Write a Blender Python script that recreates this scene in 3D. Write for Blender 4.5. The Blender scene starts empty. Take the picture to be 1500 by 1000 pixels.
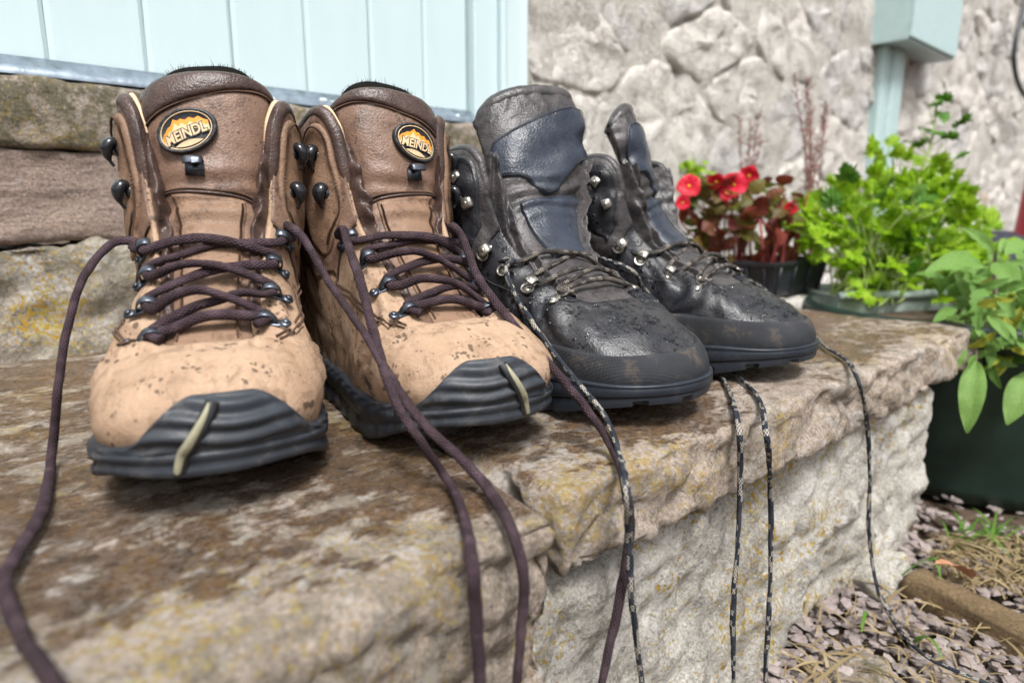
import bpy, math, random
import numpy as np
from mathutils import noise as mn, Vector, Matrix

# ------------------------------------------------------------------ camera, sky, sun, exposure
SC = bpy.context.scene
COL = SC.collection
CAM_H, CAM_YAW, CAM_PITCH, CAM_F = 0.135, math.radians(41.5), math.radians(11.4), 960.0
cam_data = bpy.data.cameras.new('camera')
cam_data.sensor_width = 36.0
cam_data.lens = 36.0 * CAM_F / 1500.0
cam_data.clip_start = 0.01
cam_data.clip_end = 500.0
cam_data.dof.use_dof = True
cam_data.dof.focus_distance = 0.425
cam_data.dof.aperture_fstop = 5.6
cam = bpy.data.objects.new('camera', cam_data)
COL.objects.link(cam)
cam.location = (0, 0, CAM_H)
cam.rotation_euler = (math.radians(90) - CAM_PITCH, 0, -CAM_YAW)
SC.camera = cam

SUN_EL, SUN_AZ = math.radians(58), math.radians(205)   # azimuth measured from +y towards +x
world = bpy.data.worlds.new('World')
SC.world = world
world.use_nodes = True
wn = world.node_tree
bg = wn.nodes['Background']
sky = wn.nodes.new('ShaderNodeTexSky')
sky.sky_type = 'NISHITA'
sky.sun_disc = False
sky.sun_elevation = SUN_EL
sky.sun_rotation = SUN_AZ
sky.dust_density = 6.0
sky.ozone_density = 1.0
hsv = wn.nodes.new('ShaderNodeHueSaturation')       # an overcast sky: the blue is mostly gone
hsv.inputs['Saturation'].default_value = 0.22
wn.links.new(sky.outputs[0], hsv.inputs['Color'])
wn.links.new(hsv.outputs[0], bg.inputs['Color'])
bg.inputs['Strength'].default_value = 0.062

sun_data = bpy.data.lights.new('sun', 'SUN')
sun_data.energy = 1.5
sun_data.angle = math.radians(15)
sun_data.color = (1.0, 0.985, 0.965)
sun = bpy.data.objects.new('sun', sun_data)
COL.objects.link(sun)
d = Vector((math.sin(SUN_AZ) * math.cos(SUN_EL), math.cos(SUN_AZ) * math.cos(SUN_EL), math.sin(SUN_EL)))
sun.rotation_euler = (-d).to_track_quat('-Z', 'Y').to_euler()

SC.view_settings.view_transform = 'Standard'
SC.view_settings.look = 'None'
SC.view_settings.gamma = 1.0
SC.view_settings.exposure = 1.42
SC.cycles.max_bounces = 6
SC.cycles.diffuse_bounces = 2
SC.cycles.use_denoising = True

# ------------------------------------------------------------------ numeric helpers
rng = random.Random(7)
_sy, _cy = math.sin(CAM_YAW), math.cos(CAM_YAW)
_F = np.array([_sy * math.cos(CAM_PITCH), _cy * math.cos(CAM_PITCH), -math.sin(CAM_PITCH)])
_R = np.array([_cy, -_sy, 0.0])
_U = np.cross(_R, _F)
_C = np.array([0, 0, CAM_H])
def A(*a): return np.array(a, float)
def ray(px, py): return _F + _R * (px - 750) / CAM_F + _U * (500 - py) / CAM_F
def at_z(px, py, z=0.0):
    r = ray(px, py); return _C + r * ((z - CAM_H) / r[2])
def at_y(px, py, y):
    r = ray(px, py); return _C + r * (y / r[1])
def at_d(px, py, dd): return _C + ray(px, py) * dd
def depth_of(p): return float((np.asarray(p) - _C) @ _F)

def cr(keys, t):
    """uniform Catmull-Rom through keys (K,D), t in [0,K-1] (array)"""
    K = np.asarray(keys, float)
    if K.ndim == 1: K = K[:, None]
    t = np.clip(np.asarray(t, float), 0, len(K) - 1)
    i = np.minimum(t.astype(int), len(K) - 2)
    f = (t - i)[..., None]
    E = np.vstack([2 * K[0] - K[1], K, 2 * K[-1] - K[-2]])
    p0, p1, p2, p3 = E[i], E[i + 1], E[i + 2], E[i + 3]
    return 0.5 * ((2 * p1) + (p2 - p0) * f + (2 * p0 - 5 * p1 + 4 * p2 - p3) * f ** 2 + (3 * p1 - p0 - 3 * p2 + p3) * f ** 3)

def resample(pts, step):
    pts = np.asarray(pts, float)
    n = max(8, 12 * (len(pts) - 1))
    q = cr(pts, np.linspace(0, len(pts) - 1, n))
    L = np.concatenate([[0], np.cumsum(np.linalg.norm(np.diff(q, axis=0), axis=1))])
    m = max(4, int(L[-1] / step))
    tt = np.linspace(0, L[-1], m)
    return np.stack([np.interp(tt, L, q[:, k]) for k in range(q.shape[1])], 1)

def nrm(v): return v / np.maximum(np.linalg.norm(v, axis=-1, keepdims=True), 1e-12)
def fbm(p, f, o=4): return mn.fractal((p[0] * f, p[1] * f, p[2] * f), 0.9, 2.1, o)
def nz(p, f, off=0.0): return mn.noise((p[0] * f + off, p[1] * f, p[2] * f))
def smooth(a, b, x):
    t = np.clip((np.asarray(x, float) - a) / (b - a), 0, 1); return t * t * (3 - 2 * t)

# ------------------------------------------------------------------ mesh helpers
def make(name, V, F, mat, parent=None, smooth_=True, uv=None):
    me = bpy.data.meshes.new(name)
    me.from_pydata([tuple(map(float, v)) for v in V], [], [tuple(map(int, f)) for f in F])
    if uv is not None:
        lay = me.uv_layers.new(name='UVMap')
        vi = np.empty(len(me.loops), dtype=np.int32); me.loops.foreach_get('vertex_index', vi)
        lay.data.foreach_set('uv', np.asarray(uv, float)[vi].ravel())
    if smooth_: me.polygons.foreach_set('use_smooth', [True] * len(me.polygons))
    if mat is not None: me.materials.append(mat)
    me.update()
    o = bpy.data.objects.new(name, me)
    COL.objects.link(o)
    if parent is not None: o.parent = parent
    return o

def tag(o, label=None, cat=None, group=None, kind=None):
    if label: o['label'] = label
    if cat: o['category'] = cat
    if group: o['group'] = group
    if kind: o['kind'] = kind
    return o

def thing(name, label, cat, loc=(0, 0, 0), rotz=0.0, group=None):
    o = bpy.data.objects.new(name, None); COL.objects.link(o)
    o.empty_display_size = 0.02
    o.location = loc; o.rotation_euler = (0, 0, rotz)
    return tag(o, label, cat, group)

def grid_faces(n, m, close_u=False, base=0):
    F = []
    for i in range(n if close_u else n - 1):
        a = base + i * m; b = base + ((i + 1) % n) * m
        for j in range(m - 1):
            F.append((a + j, b + j, b + j + 1, a + j + 1))
    return F

class MB:
    """collects vertices and faces of one mesh"""
    def __init__(self): self.V = []; self.F = []; self.UV = []
    def add(self, V, F, uv=None):
        b = len(self.V)
        self.V += [tuple(v) for v in V]
        self.F += [tuple(i + b for i in f) for f in F]
        self.UV += [tuple(x) for x in uv] if uv is not None else [(0, 0)] * len(V)
        return self
    def box(self, c, s, R=None):
        c = np.asarray(c, float); s = np.asarray(s, float) / 2
        V = np.array([[x, y, z] for x in (-1, 1) for y in (-1, 1) for z in (-1, 1)], float) * s
        if R is not None: V = V @ np.asarray(R).T
        return self.add(V + c, [(0, 1, 3, 2), (4, 6, 7, 5), (0, 4, 5, 1), (2, 3, 7, 6), (0, 2, 6, 4), (1, 5, 7, 3)])
    def tube(self, pts, r, n=8, cap=True, flat=1.0, up=None, twist=0.0):
        V, F, uv = sweep(pts, r, n, cap, flat, up, twist)
        return self.add(V, F, uv)
    def sphere(self, c, r, nu=10, nv=7, R=None):
        c = np.asarray(c, float); r = np.asarray(r, float) * np.ones(3)
        V = [(0, 0, -1)]
        for j in range(1, nv):
            a = -math.pi / 2 + math.pi * j / nv
            for i in range(nu):
                b = 2 * math.pi * i / nu
                V.append((math.cos(a) * math.cos(b), math.cos(a) * math.sin(b), math.sin(a)))
        V.append((0, 0, 1))
        F = []
        for i in range(nu):
            F.append((0, 1 + (i + 1) % nu, 1 + i))
            for j in range(nv - 2):
                a = 1 + j * nu
                F.append((a + i, a + (i + 1) % nu, a + nu + (i + 1) % nu, a + nu + i))
            a = 1 + (nv - 2) * nu
            F.append((a + i, a + (i + 1) % nu, len(V) - 1))
        V = np.array(V) * r
        if R is not None: V = V @ np.asarray(R).T
        return self.add(V + c, F)
    def build(self, name, mat, parent=None, smooth_=True):
        return make(name, self.V, self.F, mat, parent, smooth_, self.UV)

def sweep(pts, r, n=8, cap=True, flat=1.0, up=None, twist=0.0):
    P = np.asarray(pts, float); k = len(P)
    T = nrm(np.gradient(P, axis=0))
    r = np.ones(k) * r
    N = np.zeros_like(P)
    u = np.array(up if up is not None else (0, 0, 1), float)
    u = u - T[0] * (u @ T[0])
    if np.linalg.norm(u) < 1e-3: u = np.array([1.0, 0, 0]) - T[0] * T[0][0]
    N[0] = u / np.linalg.norm(u)
    for i in range(1, k):
        v = N[i - 1] - T[i] * (N[i - 1] @ T[i]); N[i] = v / max(np.linalg.norm(v), 1e-9)
    B = np.cross(T, N)
    if twist:
        tw = np.cumsum(np.concatenate([[0], np.linalg.norm(np.diff(P, axis=0), axis=1)])) * twist; tw = tw + 1.5 * np.sin(tw * 0.37)
        N, B = N * np.cos(tw)[:, None] + B * np.sin(tw)[:, None], B * np.cos(tw)[:, None] - N * np.sin(tw)[:, None]
    ang = np.linspace(0, 2 * math.pi, n + 1)
    V = P[:, None, :] + r[:, None, None] * (np.cos(ang)[None, :, None] * N[:, None, :] * flat + np.sin(ang)[None, :, None] * B[:, None, :])
    L = np.concatenate([[0], np.cumsum(np.linalg.norm(np.diff(P, axis=0), axis=1))])
    uv = np.stack(np.broadcast_arrays(L[:, None], np.linspace(0, 1, n + 1)[None, :]), -1)
    F = []
    m = n + 1
    for i in range(k - 1):
        for j in range(n):
            F.append((i * m + j, i * m + j + 1, (i + 1) * m + j + 1, (i + 1) * m + j))
    V = V.reshape(-1, 3); uv = uv.reshape(-1, 2)
    if cap:
        F.append(tuple(range(n - 1, -1, -1))); F.append(tuple((k - 1) * m + j for j in range(n)))
    return V, F, uv

def rounded_block(size, res, bevel, disp):
    """surface lattice of a box with rounded edges, displaced along its normal by disp(p, n)"""
    sx, sy, sz = size
    n = [max(2, int(round(s / res))) for s in size]
    idx = {}; V = []
    half = np.array(size) / 2
    def vid(i, j, k):
        key = (i, j, k)
        if key in idx: return idx[key]
        p = np.array([sx * i / n[0], sy * j / n[1], sz * k / n[2]]) - half
        inner = np.clip(p, -(half - bevel), half - bevel)
        dv = p - inner; l = np.linalg.norm(dv)
        nn = dv / l if l > 1e-9 else np.zeros(3)
        q = inner + nn * bevel
        if disp: q = q + nn * disp(q, nn)
        idx[key] = len(V); V.append(q)
        return idx[key]
    F = []
    for j in range(n[1]):
        for k in range(n[2]):
            F.append((vid(0, j, k), vid(0, j, k + 1), vid(0, j + 1, k + 1), vid(0, j + 1, k)))
            F.append((vid(n[0], j, k), vid(n[0], j + 1, k), vid(n[0], j + 1, k + 1), vid(n[0], j, k + 1)))
    for i in range(n[0]):
        for k in range(n[2]):
            F.append((vid(i, 0, k), vid(i + 1, 0, k), vid(i + 1, 0, k + 1), vid(i, 0, k + 1)))
            F.append((vid(i, n[1], k), vid(i, n[1], k + 1), vid(i + 1, n[1], k + 1), vid(i + 1, n[1], k)))
        for j in range(n[1]):
            F.append((vid(i, j, 0), vid(i, j + 1, 0), vid(i + 1, j + 1, 0), vid(i + 1, j, 0)))
            F.append((vid(i, j, n[2]), vid(i + 1, j, n[2]), vid(i + 1, j + 1, n[2]), vid(i, j + 1, n[2])))
    return V, F

# ------------------------------------------------------------------ material helpers
class Mat:
    def __init__(self, name, rough=0.6, metal=0.0, spec=0.5):
        self.m = bpy.data.materials.new(name); self.m.use_nodes = True
        self.nt = self.m.node_tree; self.b = self.nt.nodes['Principled BSDF']
        self.set('Roughness', rough); self.set('Metallic', metal); self.set('Specular IOR Level', spec)
        self._tc = None
    def node(self, t, **kw):
        n = self.nt.nodes.new(t)
        for k, v in kw.items(): setattr(n, k, v)
        return n
    def put(self, sock, v):
        if hasattr(v, 'is_output'): self.nt.links.new(v, sock)
        elif isinstance(v, (tuple, list)) and len(v) == 3 and sock.type == 'RGBA': sock.default_value = (*v, 1)
        else: sock.default_value = v
    def set(self, name, v): self.put(self.b.inputs[name], v); return self
    def co(self, kind='Object'):
        if self._tc is None: self._tc = self.node('ShaderNodeTexCoord')
        return self._tc.outputs[kind]
    def map(self, v, scale=(1, 1, 1), loc=(0, 0, 0), rot=(0, 0, 0)):
        n = self.node('ShaderNodeMapping'); self.put(n.inputs['Vector'], v)
        n.inputs['Scale'].default_value = scale; n.inputs['Location'].default_value = loc; n.inputs['Rotation'].default_value = rot
        return n.outputs[0]
    def noise(self, scale, detail=4, rough=0.55, v=None, dist=0.0):
        n = self.node('ShaderNodeTexNoise'); self.put(n.inputs['Vector'], v if v is not None else self.co())
        n.inputs['Scale'].default_value = scale; n.inputs['Detail'].default_value = detail
        n.inputs['Roughness'].default_value = rough; n.inputs['Distortion'].default_value = dist
        return n.outputs['Fac']
    def voro(self, scale, v=None, feature='F1', out='Distance', rnd=1.0):
        n = self.node('ShaderNodeTexVoronoi', feature=feature); self.put(n.inputs['Vector'], v if v is not None else self.co())
        n.inputs['Scale'].default_value = scale; n.inputs['Randomness'].default_value = rnd
        return n.outputs[out]
    def ramp(self, f, stops, interp='LINEAR'):
        n = self.node('ShaderNodeValToRGB'); self.put(n.inputs[0], f); r = n.color_ramp; r.interpolation = interp
        while len(r.elements) < len(stops): r.elements.new(0.5)
        for e, (p, c) in zip(r.elements, stops):
            e.position = p; e.color = (*c, 1) if isinstance(c, (tuple, list)) else (c, c, c, 1)
        return n.outputs[0]
    def mix(self, f, a, b, mode='MIX'):
        n = self.node('ShaderNodeMix', data_type='RGBA', blend_type=mode)
        self.put(n.inputs[0], f); self.put(n.inputs[6], a); self.put(n.inputs[7], b)
        return n.outputs[2]
    def math(self, op, a, b=0.0, c=None):
        n = self.node('ShaderNodeMath', operation=op); self.put(n.inputs[0], a); self.put(n.inputs[1], b)
        if c is not None: self.put(n.inputs[2], c)
        return n.outputs[0]
    def bump(self, h, strength=0.5, dist=0.001, normal=None):
        n = self.node('ShaderNodeBump'); self.put(n.inputs['Height'], h)
        n.inputs['Strength'].default_value = strength; n.inputs['Distance'].default_value = dist
        if normal is not None: self.put(n.inputs['Normal'], normal)
        return n.outputs[0]
    def sep(self, v):
        n = self.node('ShaderNodeSeparateXYZ'); self.put(n.inputs[0], v); return n.outputs
    def done(self): return self.m

def plain(name, col, rough=0.6, metal=0.0, spec=0.5, var=0.15, vs=60, bump=0.0, bs=300):
    m = Mat(name, rough, metal, spec)
    n = m.noise(vs, 4)
    c = m.mix(m.ramp(n, [(0.3, 0.0), (0.7, 1.0)]), tuple(x * (1 - var) for x in col), tuple(min(1, x * (1 + var)) for x in col))
    m.set('Base Color', c)
    if bump: m.set('Normal', m.bump(m.noise(bs, 5), bump, 0.001))
    return m.done()

def leather(name, light, mid, dark, rough=0.62, spots=0.0, vs=22.0, crease=0.4, spec=0.35, wet=False, scuff=0.5):
    m = Mat(name, rough, 0, spec)
    a = m.noise(vs, 7, 0.66, dist=0.4)
    b = m.noise(vs * 3.7, 7, 0.68, dist=0.8)
    c = m.mix(m.ramp(a, [(0.38, 0.0), (0.60, 1.0)]), mid, light)
    c = m.mix(m.math('MULTIPLY', m.ramp(b, [(0.50, 0.0), (0.64, 1.0)]), 0.7), c, dark)
    st = m.noise(60, 6, 0.7, m.map(m.co(), (2.2, 0.5, 1.2), rot=(0.4, 0.2, 0.5)))
    c = m.mix(m.math('MULTIPLY', m.ramp(st, [(0.56, 0.0), (0.68, 1.0)]), scuff), c, tuple(min(1, x * 1.35) for x in light))
    fine = m.noise(900, 3, 0.65)
    c = m.mix(0.16, c, m.ramp(fine, [(0.32, tuple(x * 0.40 for x in mid)), (0.68, tuple(min(1, x * 1.45) for x in light))]))
    rr = m.ramp(a, [(0.3, max(0.05, rough - 0.20)), (0.7, min(1, rough + 0.12))])
    h = m.math('ADD', m.math('MULTIPLY', m.noise(70, 6, 0.62, dist=0.5), crease), m.math('MULTIPLY', m.voro(620), 0.22))
    h = m.math('ADD', h, m.math('MULTIPLY', fine, 0.30))
    if spots:
        wv = m.node('ShaderNodeTexNoise'); m.put(wv.inputs['Vector'], m.co()); wv.inputs['Scale'].default_value = 260
        v = m.mix(0.004, m.co(), wv.outputs['Color'])
        s2 = m.ramp(m.math('ADD', m.voro(300, v), m.math('MULTIPLY', m.math('SUBTRACT', 0.60, m.noise(60, 3, 0.5)), 2.4)), [(0.26, 1.0), (0.34, 0.0)])
        s3 = m.ramp(m.math('ADD', m.voro(110, v), m.math('MULTIPLY', m.math('SUBTRACT', 0.64, m.noise(38, 3)), 2.6)), [(0.30, 1.0), (0.37, 0.0)])
        s = m.math('MULTIPLY', m.math('MAXIMUM', s2, s3), spots)
        c = m.mix(s, c, tuple(x * (0.22 if wet else 0.30) for x in mid))
        if wet:
            rr = m.mix(s, rr, (0.10, 0.10, 0.10)); h = m.math('ADD', h, m.math('MULTIPLY', s, 0.35))
    m.set('Base Color', c); m.set('Roughness', rr)
    m.set('Normal', m.bump(h, 0.7, 0.0012))
    return m.done()

def lace_mat(name, base, light, fleck=None, rough=0.8):
    """braided cord; uv = (metres along, turns around)"""
    m = Mat(name, rough, 0, 0.25)
    s = m.sep(m.co('UV'))
    k = 1.0 / (0.0030 if fleck is None else 0.0028)
    u = m.math('MULTIPLY', s[0], k)
    v = m.math('MULTIPLY', s[1], 9.0 if fleck is None else 6.0)
    a = m.math('SINE', m.math('MULTIPLY', m.math('ADD', u, v), 6.2832))
    b = m.math('SINE', m.math('MULTIPLY', m.math('SUBTRACT', u, v), 6.2832))
    h = m.math('MAXIMUM', a, b)
    c = m.mix(m.ramp(h, [(0.35, 0.0), (0.95, 1.0)]), tuple(x * 0.35 for x in base), base)
    c = m.mix(m.math('MULTIPLY', m.ramp(m.noise(120, 4), [(0.45, 0.0), (0.75, 1.0)]), 0.8), c, light)
    if fleck is not None:
        fu = m.math('FLOOR', m.math('MULTIPLY', s[0], 1 / 0.0040)); fv = m.math('FLOOR', m.math('MULTIPLY', s[1], 6.0))
        cmb = m.node('ShaderNodeCombineXYZ'); m.put(cmb.inputs[0], fu); m.put(cmb.inputs[1], fv)
        wn_ = m.node('ShaderNodeTexWhiteNoise'); m.put(wn_.inputs['Vector'], cmb.outputs[0])
        c = m.mix(m.math('MULTIPLY', m.math('GREATER_THAN', wn_.outputs['Value'], 0.66), m.ramp(h, [(0.3, 0.2), (0.8, 1.0)])), c, fleck)
    m.set('Base Color', c)
    m.set('Normal', m.bump(h, 0.7, 0.0005))
    return m.done()

def stone_mat(name, pale, mid, dark, lichen=0.0, wet=None, scale=1.0, white=0.0, strat=None, bump=1.0, moss=0.0, rough=0.82, speck=1.0):
    m = Mat(name, rough, 0, 0.4)
    co = m.co()
    if strat: co = m.map(co, strat)
    a = m.noise(9 * scale, 10, 0.70, co)
    b = m.noise(45 * scale, 10, 0.75, co)
    c = m.mix(m.ramp(a, [(0.38, 0.0), (0.64, 1.0)]), mid, pale)
    c = m.mix(m.math('MULTIPLY', m.ramp(b, [(0.5, 0.0), (0.62, 1.0)]), 0.8), c, dark)
    g = m.noise(420 * scale, 3, 0.7)
    c = m.mix(0.34, c, m.ramp(g, [(0.36, tuple(x * 0.22 for x in mid)), (0.64, tuple(min(0.9, x * 1.5) for x in pale))]))
    rr = None
    if white:
        w = m.noise(75 * scale, 7, 0.7, m.map(m.co(), (1, 1, 1), (3.1, 1.7, 0)))
        w2 = m.noise(11 * scale, 3, 0.5, m.map(m.co(), (1, 1, 1), (7.1, 1.7, 0)))
        c = m.mix(m.math('MULTIPLY', m.ramp(m.math('ADD', w, m.math('MULTIPLY', m.math('SUBTRACT', w2, 0.5), 0.5)), [(0.54, 0.0), (0.62, 1.0)]), white), c, (0.62, 0.60, 0.57))
    if moss:
        w = m.math('ADD', m.noise(60, 6, 0.7, m.map(m.co(), (1, 1, 1), (5.1, 0, 2))), m.math('MULTIPLY', m.math('SUBTRACT', m.noise(8, 3, 0.5), 0.5), 0.6))
        c = m.mix(m.math('MULTIPLY', m.ramp(w, [(0.48, 0.0), (0.58, 1.0)]), moss), c, (0.075, 0.07, 0.025))
    if lichen:
        w = m.noise(230 * scale, 6, 0.7, m.map(m.co(), (1, 1, 1), (1.1, 5.7, 2)))
        w2 = m.noise(13 * scale, 4, 0.5, m.map(m.co(), (1, 1, 1), (4.1, 3.7, 9)))
        f = m.ramp(m.math('ADD', w, m.math('MULTIPLY', m.math('SUBTRACT', w2, 0.5), 0.55)), [(0.585, 0.0), (0.625, 1.0)])
        c = m.mix(m.math('MULTIPLY', f, lichen), c, m.mix(m.ramp(m.noise(160, 4), [(0.4, 0.0), (0.6, 1.0)]), (0.40, 0.235, 0.015), (0.46, 0.37, 0.10)))
    pit = m.noise(120 * scale, 10, 0.8, m.map(m.co(), (1, 1, 1), (2.7, 8.3, 4.4)))
    sp_ = m.noise(260 * scale, 5, 0.7, m.map(m.co(), (1, 1, 1), (9.7, 1.3, 6.4)))
    c = m.mix(m.math('MULTIPLY', m.ramp(sp_, [(0.62, 0.0), (0.67, 1.0)]), 0.7 * speck), c, tuple(x * 0.45 for x in dark))
    c = m.mix(m.math('MULTIPLY', m.ramp(sp_, [(0.33, 1.0), (0.38, 0.0)]), 0.55), c, tuple(min(0.85, x * 1.5) for x in pale))
    hh = m.math('ADD', m.math('ADD', m.math('MULTIPLY', b, 0.9), m.math('MULTIPLY', pit, 1.1)), m.math('ADD', m.math('MULTIPLY', g, 0.35), m.math('MULTIPLY', m.voro(170 * scale), 0.3)))
    if wet:
        # rain-soaked patches with a ragged drying edge on the up-facing side
        geo = m.node('ShaderNodeNewGeometry'); pos = geo.outputs['Position']
        wp = m.map(pos, (1.0, 1.5, 1.0), rot=(0, 0, math.radians(20)))
        w = m.math('ADD', m.noise(46, 10, 0.74, wp, 0.35), m.math('MULTIPLY', m.math('SUBTRACT', m.noise(7, 5, 0.6, wp), 0.5), 0.75))
        dry = m.math('MULTIPLY', m.ramp(m.math('ADD', m.math('MULTIPLY', m.math('SUBTRACT', m.sep(pos)[1], 0.19), 7.0), m.math('MULTIPLY', m.math('SUBTRACT', m.noise(18, 5, 0.6, pos), 0.5), 0.9)), [(0.0, 1.0), (0.45, 0.0)]), 0.20)
        w = m.math('SUBTRACT', w, dry)
        up = m.ramp(m.sep(geo.outputs['Normal'])[2], [(0.55, 0.0), (0.9, 1.0)])
        f = m.math('MULTIPLY', m.ramp(w, [(0.415, 0.0), (0.455, 0.85), (0.54, 1.0)]), up)
        stain = m.ramp(m.noise(55, 10, 0.82, pos), [(0.38, wet[0]), (0.5, wet[1]), (0.62, wet[2])])
        c = m.mix(m.math('MULTIPLY', f, m.ramp(m.noise(300, 5, 0.75, pos), [(0.36, 0.97), (0.62, 0.62)])), c, stain)
        rr = m.mix(f, (rough, rough, rough), (0.22, 0.22, 0.22))
        m.set('Roughness', rr)
    m.set('Base Color', c)
    m.set('Normal', m.bump(hh, min(1.0, 0.9 * bump), 0.0045))
    return m.done()

# ------------------------------------------------------------------ materials
M = {}
M['slab'] = stone_mat('slab stone', (0.55, 0.46, 0.39), (0.36, 0.29, 0.232), (0.09, 0.068, 0.05), lichen=0.6, white=0.5,
                      wet=((0.024, 0.012, 0.006), (0.095, 0.042, 0.013), (0.18, 0.092, 0.027)), moss=0.35)
M['riser'] = stone_mat('riser stone', (0.62, 0.585, 0.53), (0.42, 0.385, 0.335), (0.10, 0.083, 0.066), lichen=1.0, white=0.8, speck=0.8)
M['mossy'] = stone_mat('mossy stone', (0.42, 0.36, 0.30), (0.26, 0.215, 0.165), (0.06, 0.046, 0.03), lichen=0.4, moss=0.7, white=0.3)
M['strata'] = stone_mat('layered stone', (0.42, 0.33, 0.28), (0.28, 0.20, 0.165), (0.075, 0.05, 0.038), strat=(0.25, 0.25, 2.2), white=0.15, lichen=0.1)
M['lichen'] = stone_mat('lichen stone', (0.50, 0.45, 0.38), (0.33, 0.28, 0.22), (0.08, 0.063, 0.04), lichen=1.0, white=0.6, moss=0.4)
M['wall'] = stone_mat('wall stone', (0.84, 0.80, 0.735), (0.66, 0.605, 0.53), (0.29, 0.245, 0.195), white=0.5, scale=0.6, bump=1.1, speck=0.5)
M['mortar'] = stone_mat('wall mortar', (0.66, 0.62, 0.565), (0.46, 0.42, 0.37), (0.17, 0.145, 0.12), white=0.4, scale=0.6, bump=1.1, speck=0.6)
M['ochre'] = stone_mat('ochre stone', (0.66, 0.53, 0.42), (0.54, 0.41, 0.31), (0.25, 0.17, 0.11), scale=0.7, speck=0.4)
M['wall_grey'] = stone_mat('grey wall stone', (0.66, 0.63, 0.60), (0.48, 0.445, 0.42), (0.20, 0.18, 0.16), white=0.7, scale=0.6, bump=1.1, speck=0.6)
def door_paint():
    m = Mat('door paint', 0.42, 0, 0.45)
    n = m.noise(14, 5, 0.6, m.map(m.co(), (1, 1, 0.15)))
    c = m.mix(m.ramp(n, [(0.3, 0.0), (0.75, 1.0)]), (0.51, 0.64, 0.665), (0.60, 0.715, 0.735))
    ch = m.ramp(m.noise(60, 6, 0.7, m.map(m.co(), (1, 1, 0.5))), [(0.70, 0.0), (0.74, 1.0)])
    c = m.mix(m.math('MULTIPLY', ch, 0.5), c, (0.30, 0.42, 0.43))
    m.set('Base Color', c); m.set('Normal', m.bump(m.noise(80, 4, 0.6, m.map(m.co(), (1, 1, 0.1))), 0.12, 0.001))
    return m.done()
M['door'] = door_paint()
M['strip'] = plain('wet metal strip', (0.28, 0.34, 0.40), 0.25, 0.6, var=0.3, vs=90, bump=0.3, bs=200)
def water_mat():
    m = Mat('rain bead', 0.02, 0, 0.5); m.set('Base Color', (0.9, 0.93, 0.95)); m.set('Transmission Weight', 1.0); m.set('IOR', 1.33)
    return m.done()
M['water'] = water_mat()
M['sparkle'] = plain('white sparkle drops', (0.80, 0.84, 0.86), 0.3)  # near-white colour stands in for the sparkle of water drops
M['box'] = plain('box paint', (0.44, 0.58, 0.58), 0.45, var=0.05)
M['black_plastic'] = plain('black plastic', (0.018, 0.020, 0.026), 0.35, var=0.3)
M['planter'] = plain('green planter', (0.012, 0.030, 0.023), 0.5, var=0.4, vs=20, bump=0.2)
M['trough'] = plain('trough rim', (0.30, 0.36, 0.33), 0.5, var=0.2)
M['red'] = plain('red paint', (0.42, 0.012, 0.03), 0.35, var=0.1)
M['navy_plastic'] = plain('dark smooth plastic', (0.02, 0.022, 0.035), 0.35, var=0.3)
M['earth'] = plain('earth', (0.075, 0.05, 0.032), 0.95, var=0.5, vs=40, bump=0.8, bs=120)
M['wood'] = stone_mat('weathered timber', (0.30, 0.21, 0.11), (0.17, 0.11, 0.06), (0.06, 0.04, 0.025), strat=(0.3, 3, 3), moss=0.2)
def gravel_mat():
    m = Mat('gravel', 0.75, 0, 0.35)
    g = m.node('ShaderNodeNewGeometry').outputs['Random Per Island']
    c = m.ramp(g, [(0.0, (0.14, 0.115, 0.105)), (0.35, (0.25, 0.205, 0.19)), (0.6, (0.18, 0.145, 0.13)), (0.8, (0.36, 0.315, 0.295)), (1.0, (0.09, 0.072, 0.064))])
    c = m.mix(0.35, c, m.ramp(m.noise(160, 5, 0.7), [(0.3, (0.12, 0.09, 0.08)), (0.7, (0.52, 0.45, 0.44))]))
    m.set('Base Color', c); m.set('Normal', m.bump(m.noise(300, 4), 0.5, 0.001))
    return m.done()
M['gravel'] = gravel_mat()
def leaf_mat(name, cols, trans=0.25, rough=0.5, var=40):
    m = Mat(name, rough, 0, 0.35)
    g = m.node('ShaderNodeNewGeometry').outputs['Random Per Island']
    oi = m.node('ShaderNodeObjectInfo').outputs['Random']
    f = m.math('FRACT', m.math('ADD', g, oi))
    c = m.ramp(f, [(i / (len(cols) - 1), k) for i, k in enumerate(cols)])
    c = m.mix(0.3, c, m.ramp(m.noise(var, 3), [(0.3, tuple(x * 0.6 for x in cols[0])), (0.7, tuple(min(1, x * 1.4) for x in cols[-1]))]))
    m.set('Base Color', c)
    tr = m.node('ShaderNodeBsdfTranslucent'); m.put(tr.inputs['Color'], c)
    mx = m.node('ShaderNodeMixShader'); mx.inputs[0].default_value = trans
    out = m.nt.nodes['Material Output']
    m.nt.links.new(m.b.outputs[0], mx.inputs[1]); m.nt.links.new(tr.outputs[0], mx.inputs[2]); m.nt.links.new(mx.outputs[0], out.inputs[0])
    m.set('Normal', m.bump(m.noise(150, 3), 0.3, 0.001))
    return m.done()
M['parsley'] = leaf_mat('parsley leaf', [(0.22, 0.42, 0.012), (0.34, 0.56, 0.02), (0.46, 0.64, 0.05), (0.28, 0.50, 0.02)], 0.5)
M['parsley_dark'] = leaf_mat('parsley leaf deep', [(0.07, 0.20, 0.02), (0.12, 0.28, 0.03)], 0.3)
M['stem'] = leaf_mat('pale green stem', [(0.34, 0.46, 0.12), (0.42, 0.52, 0.18)], 0.2)
M['sage'] = leaf_mat('sage leaf', [(0.10, 0.22, 0.035), (0.16, 0.30, 0.06), (0.21, 0.36, 0.09)], 0.3, 0.6)
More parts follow.
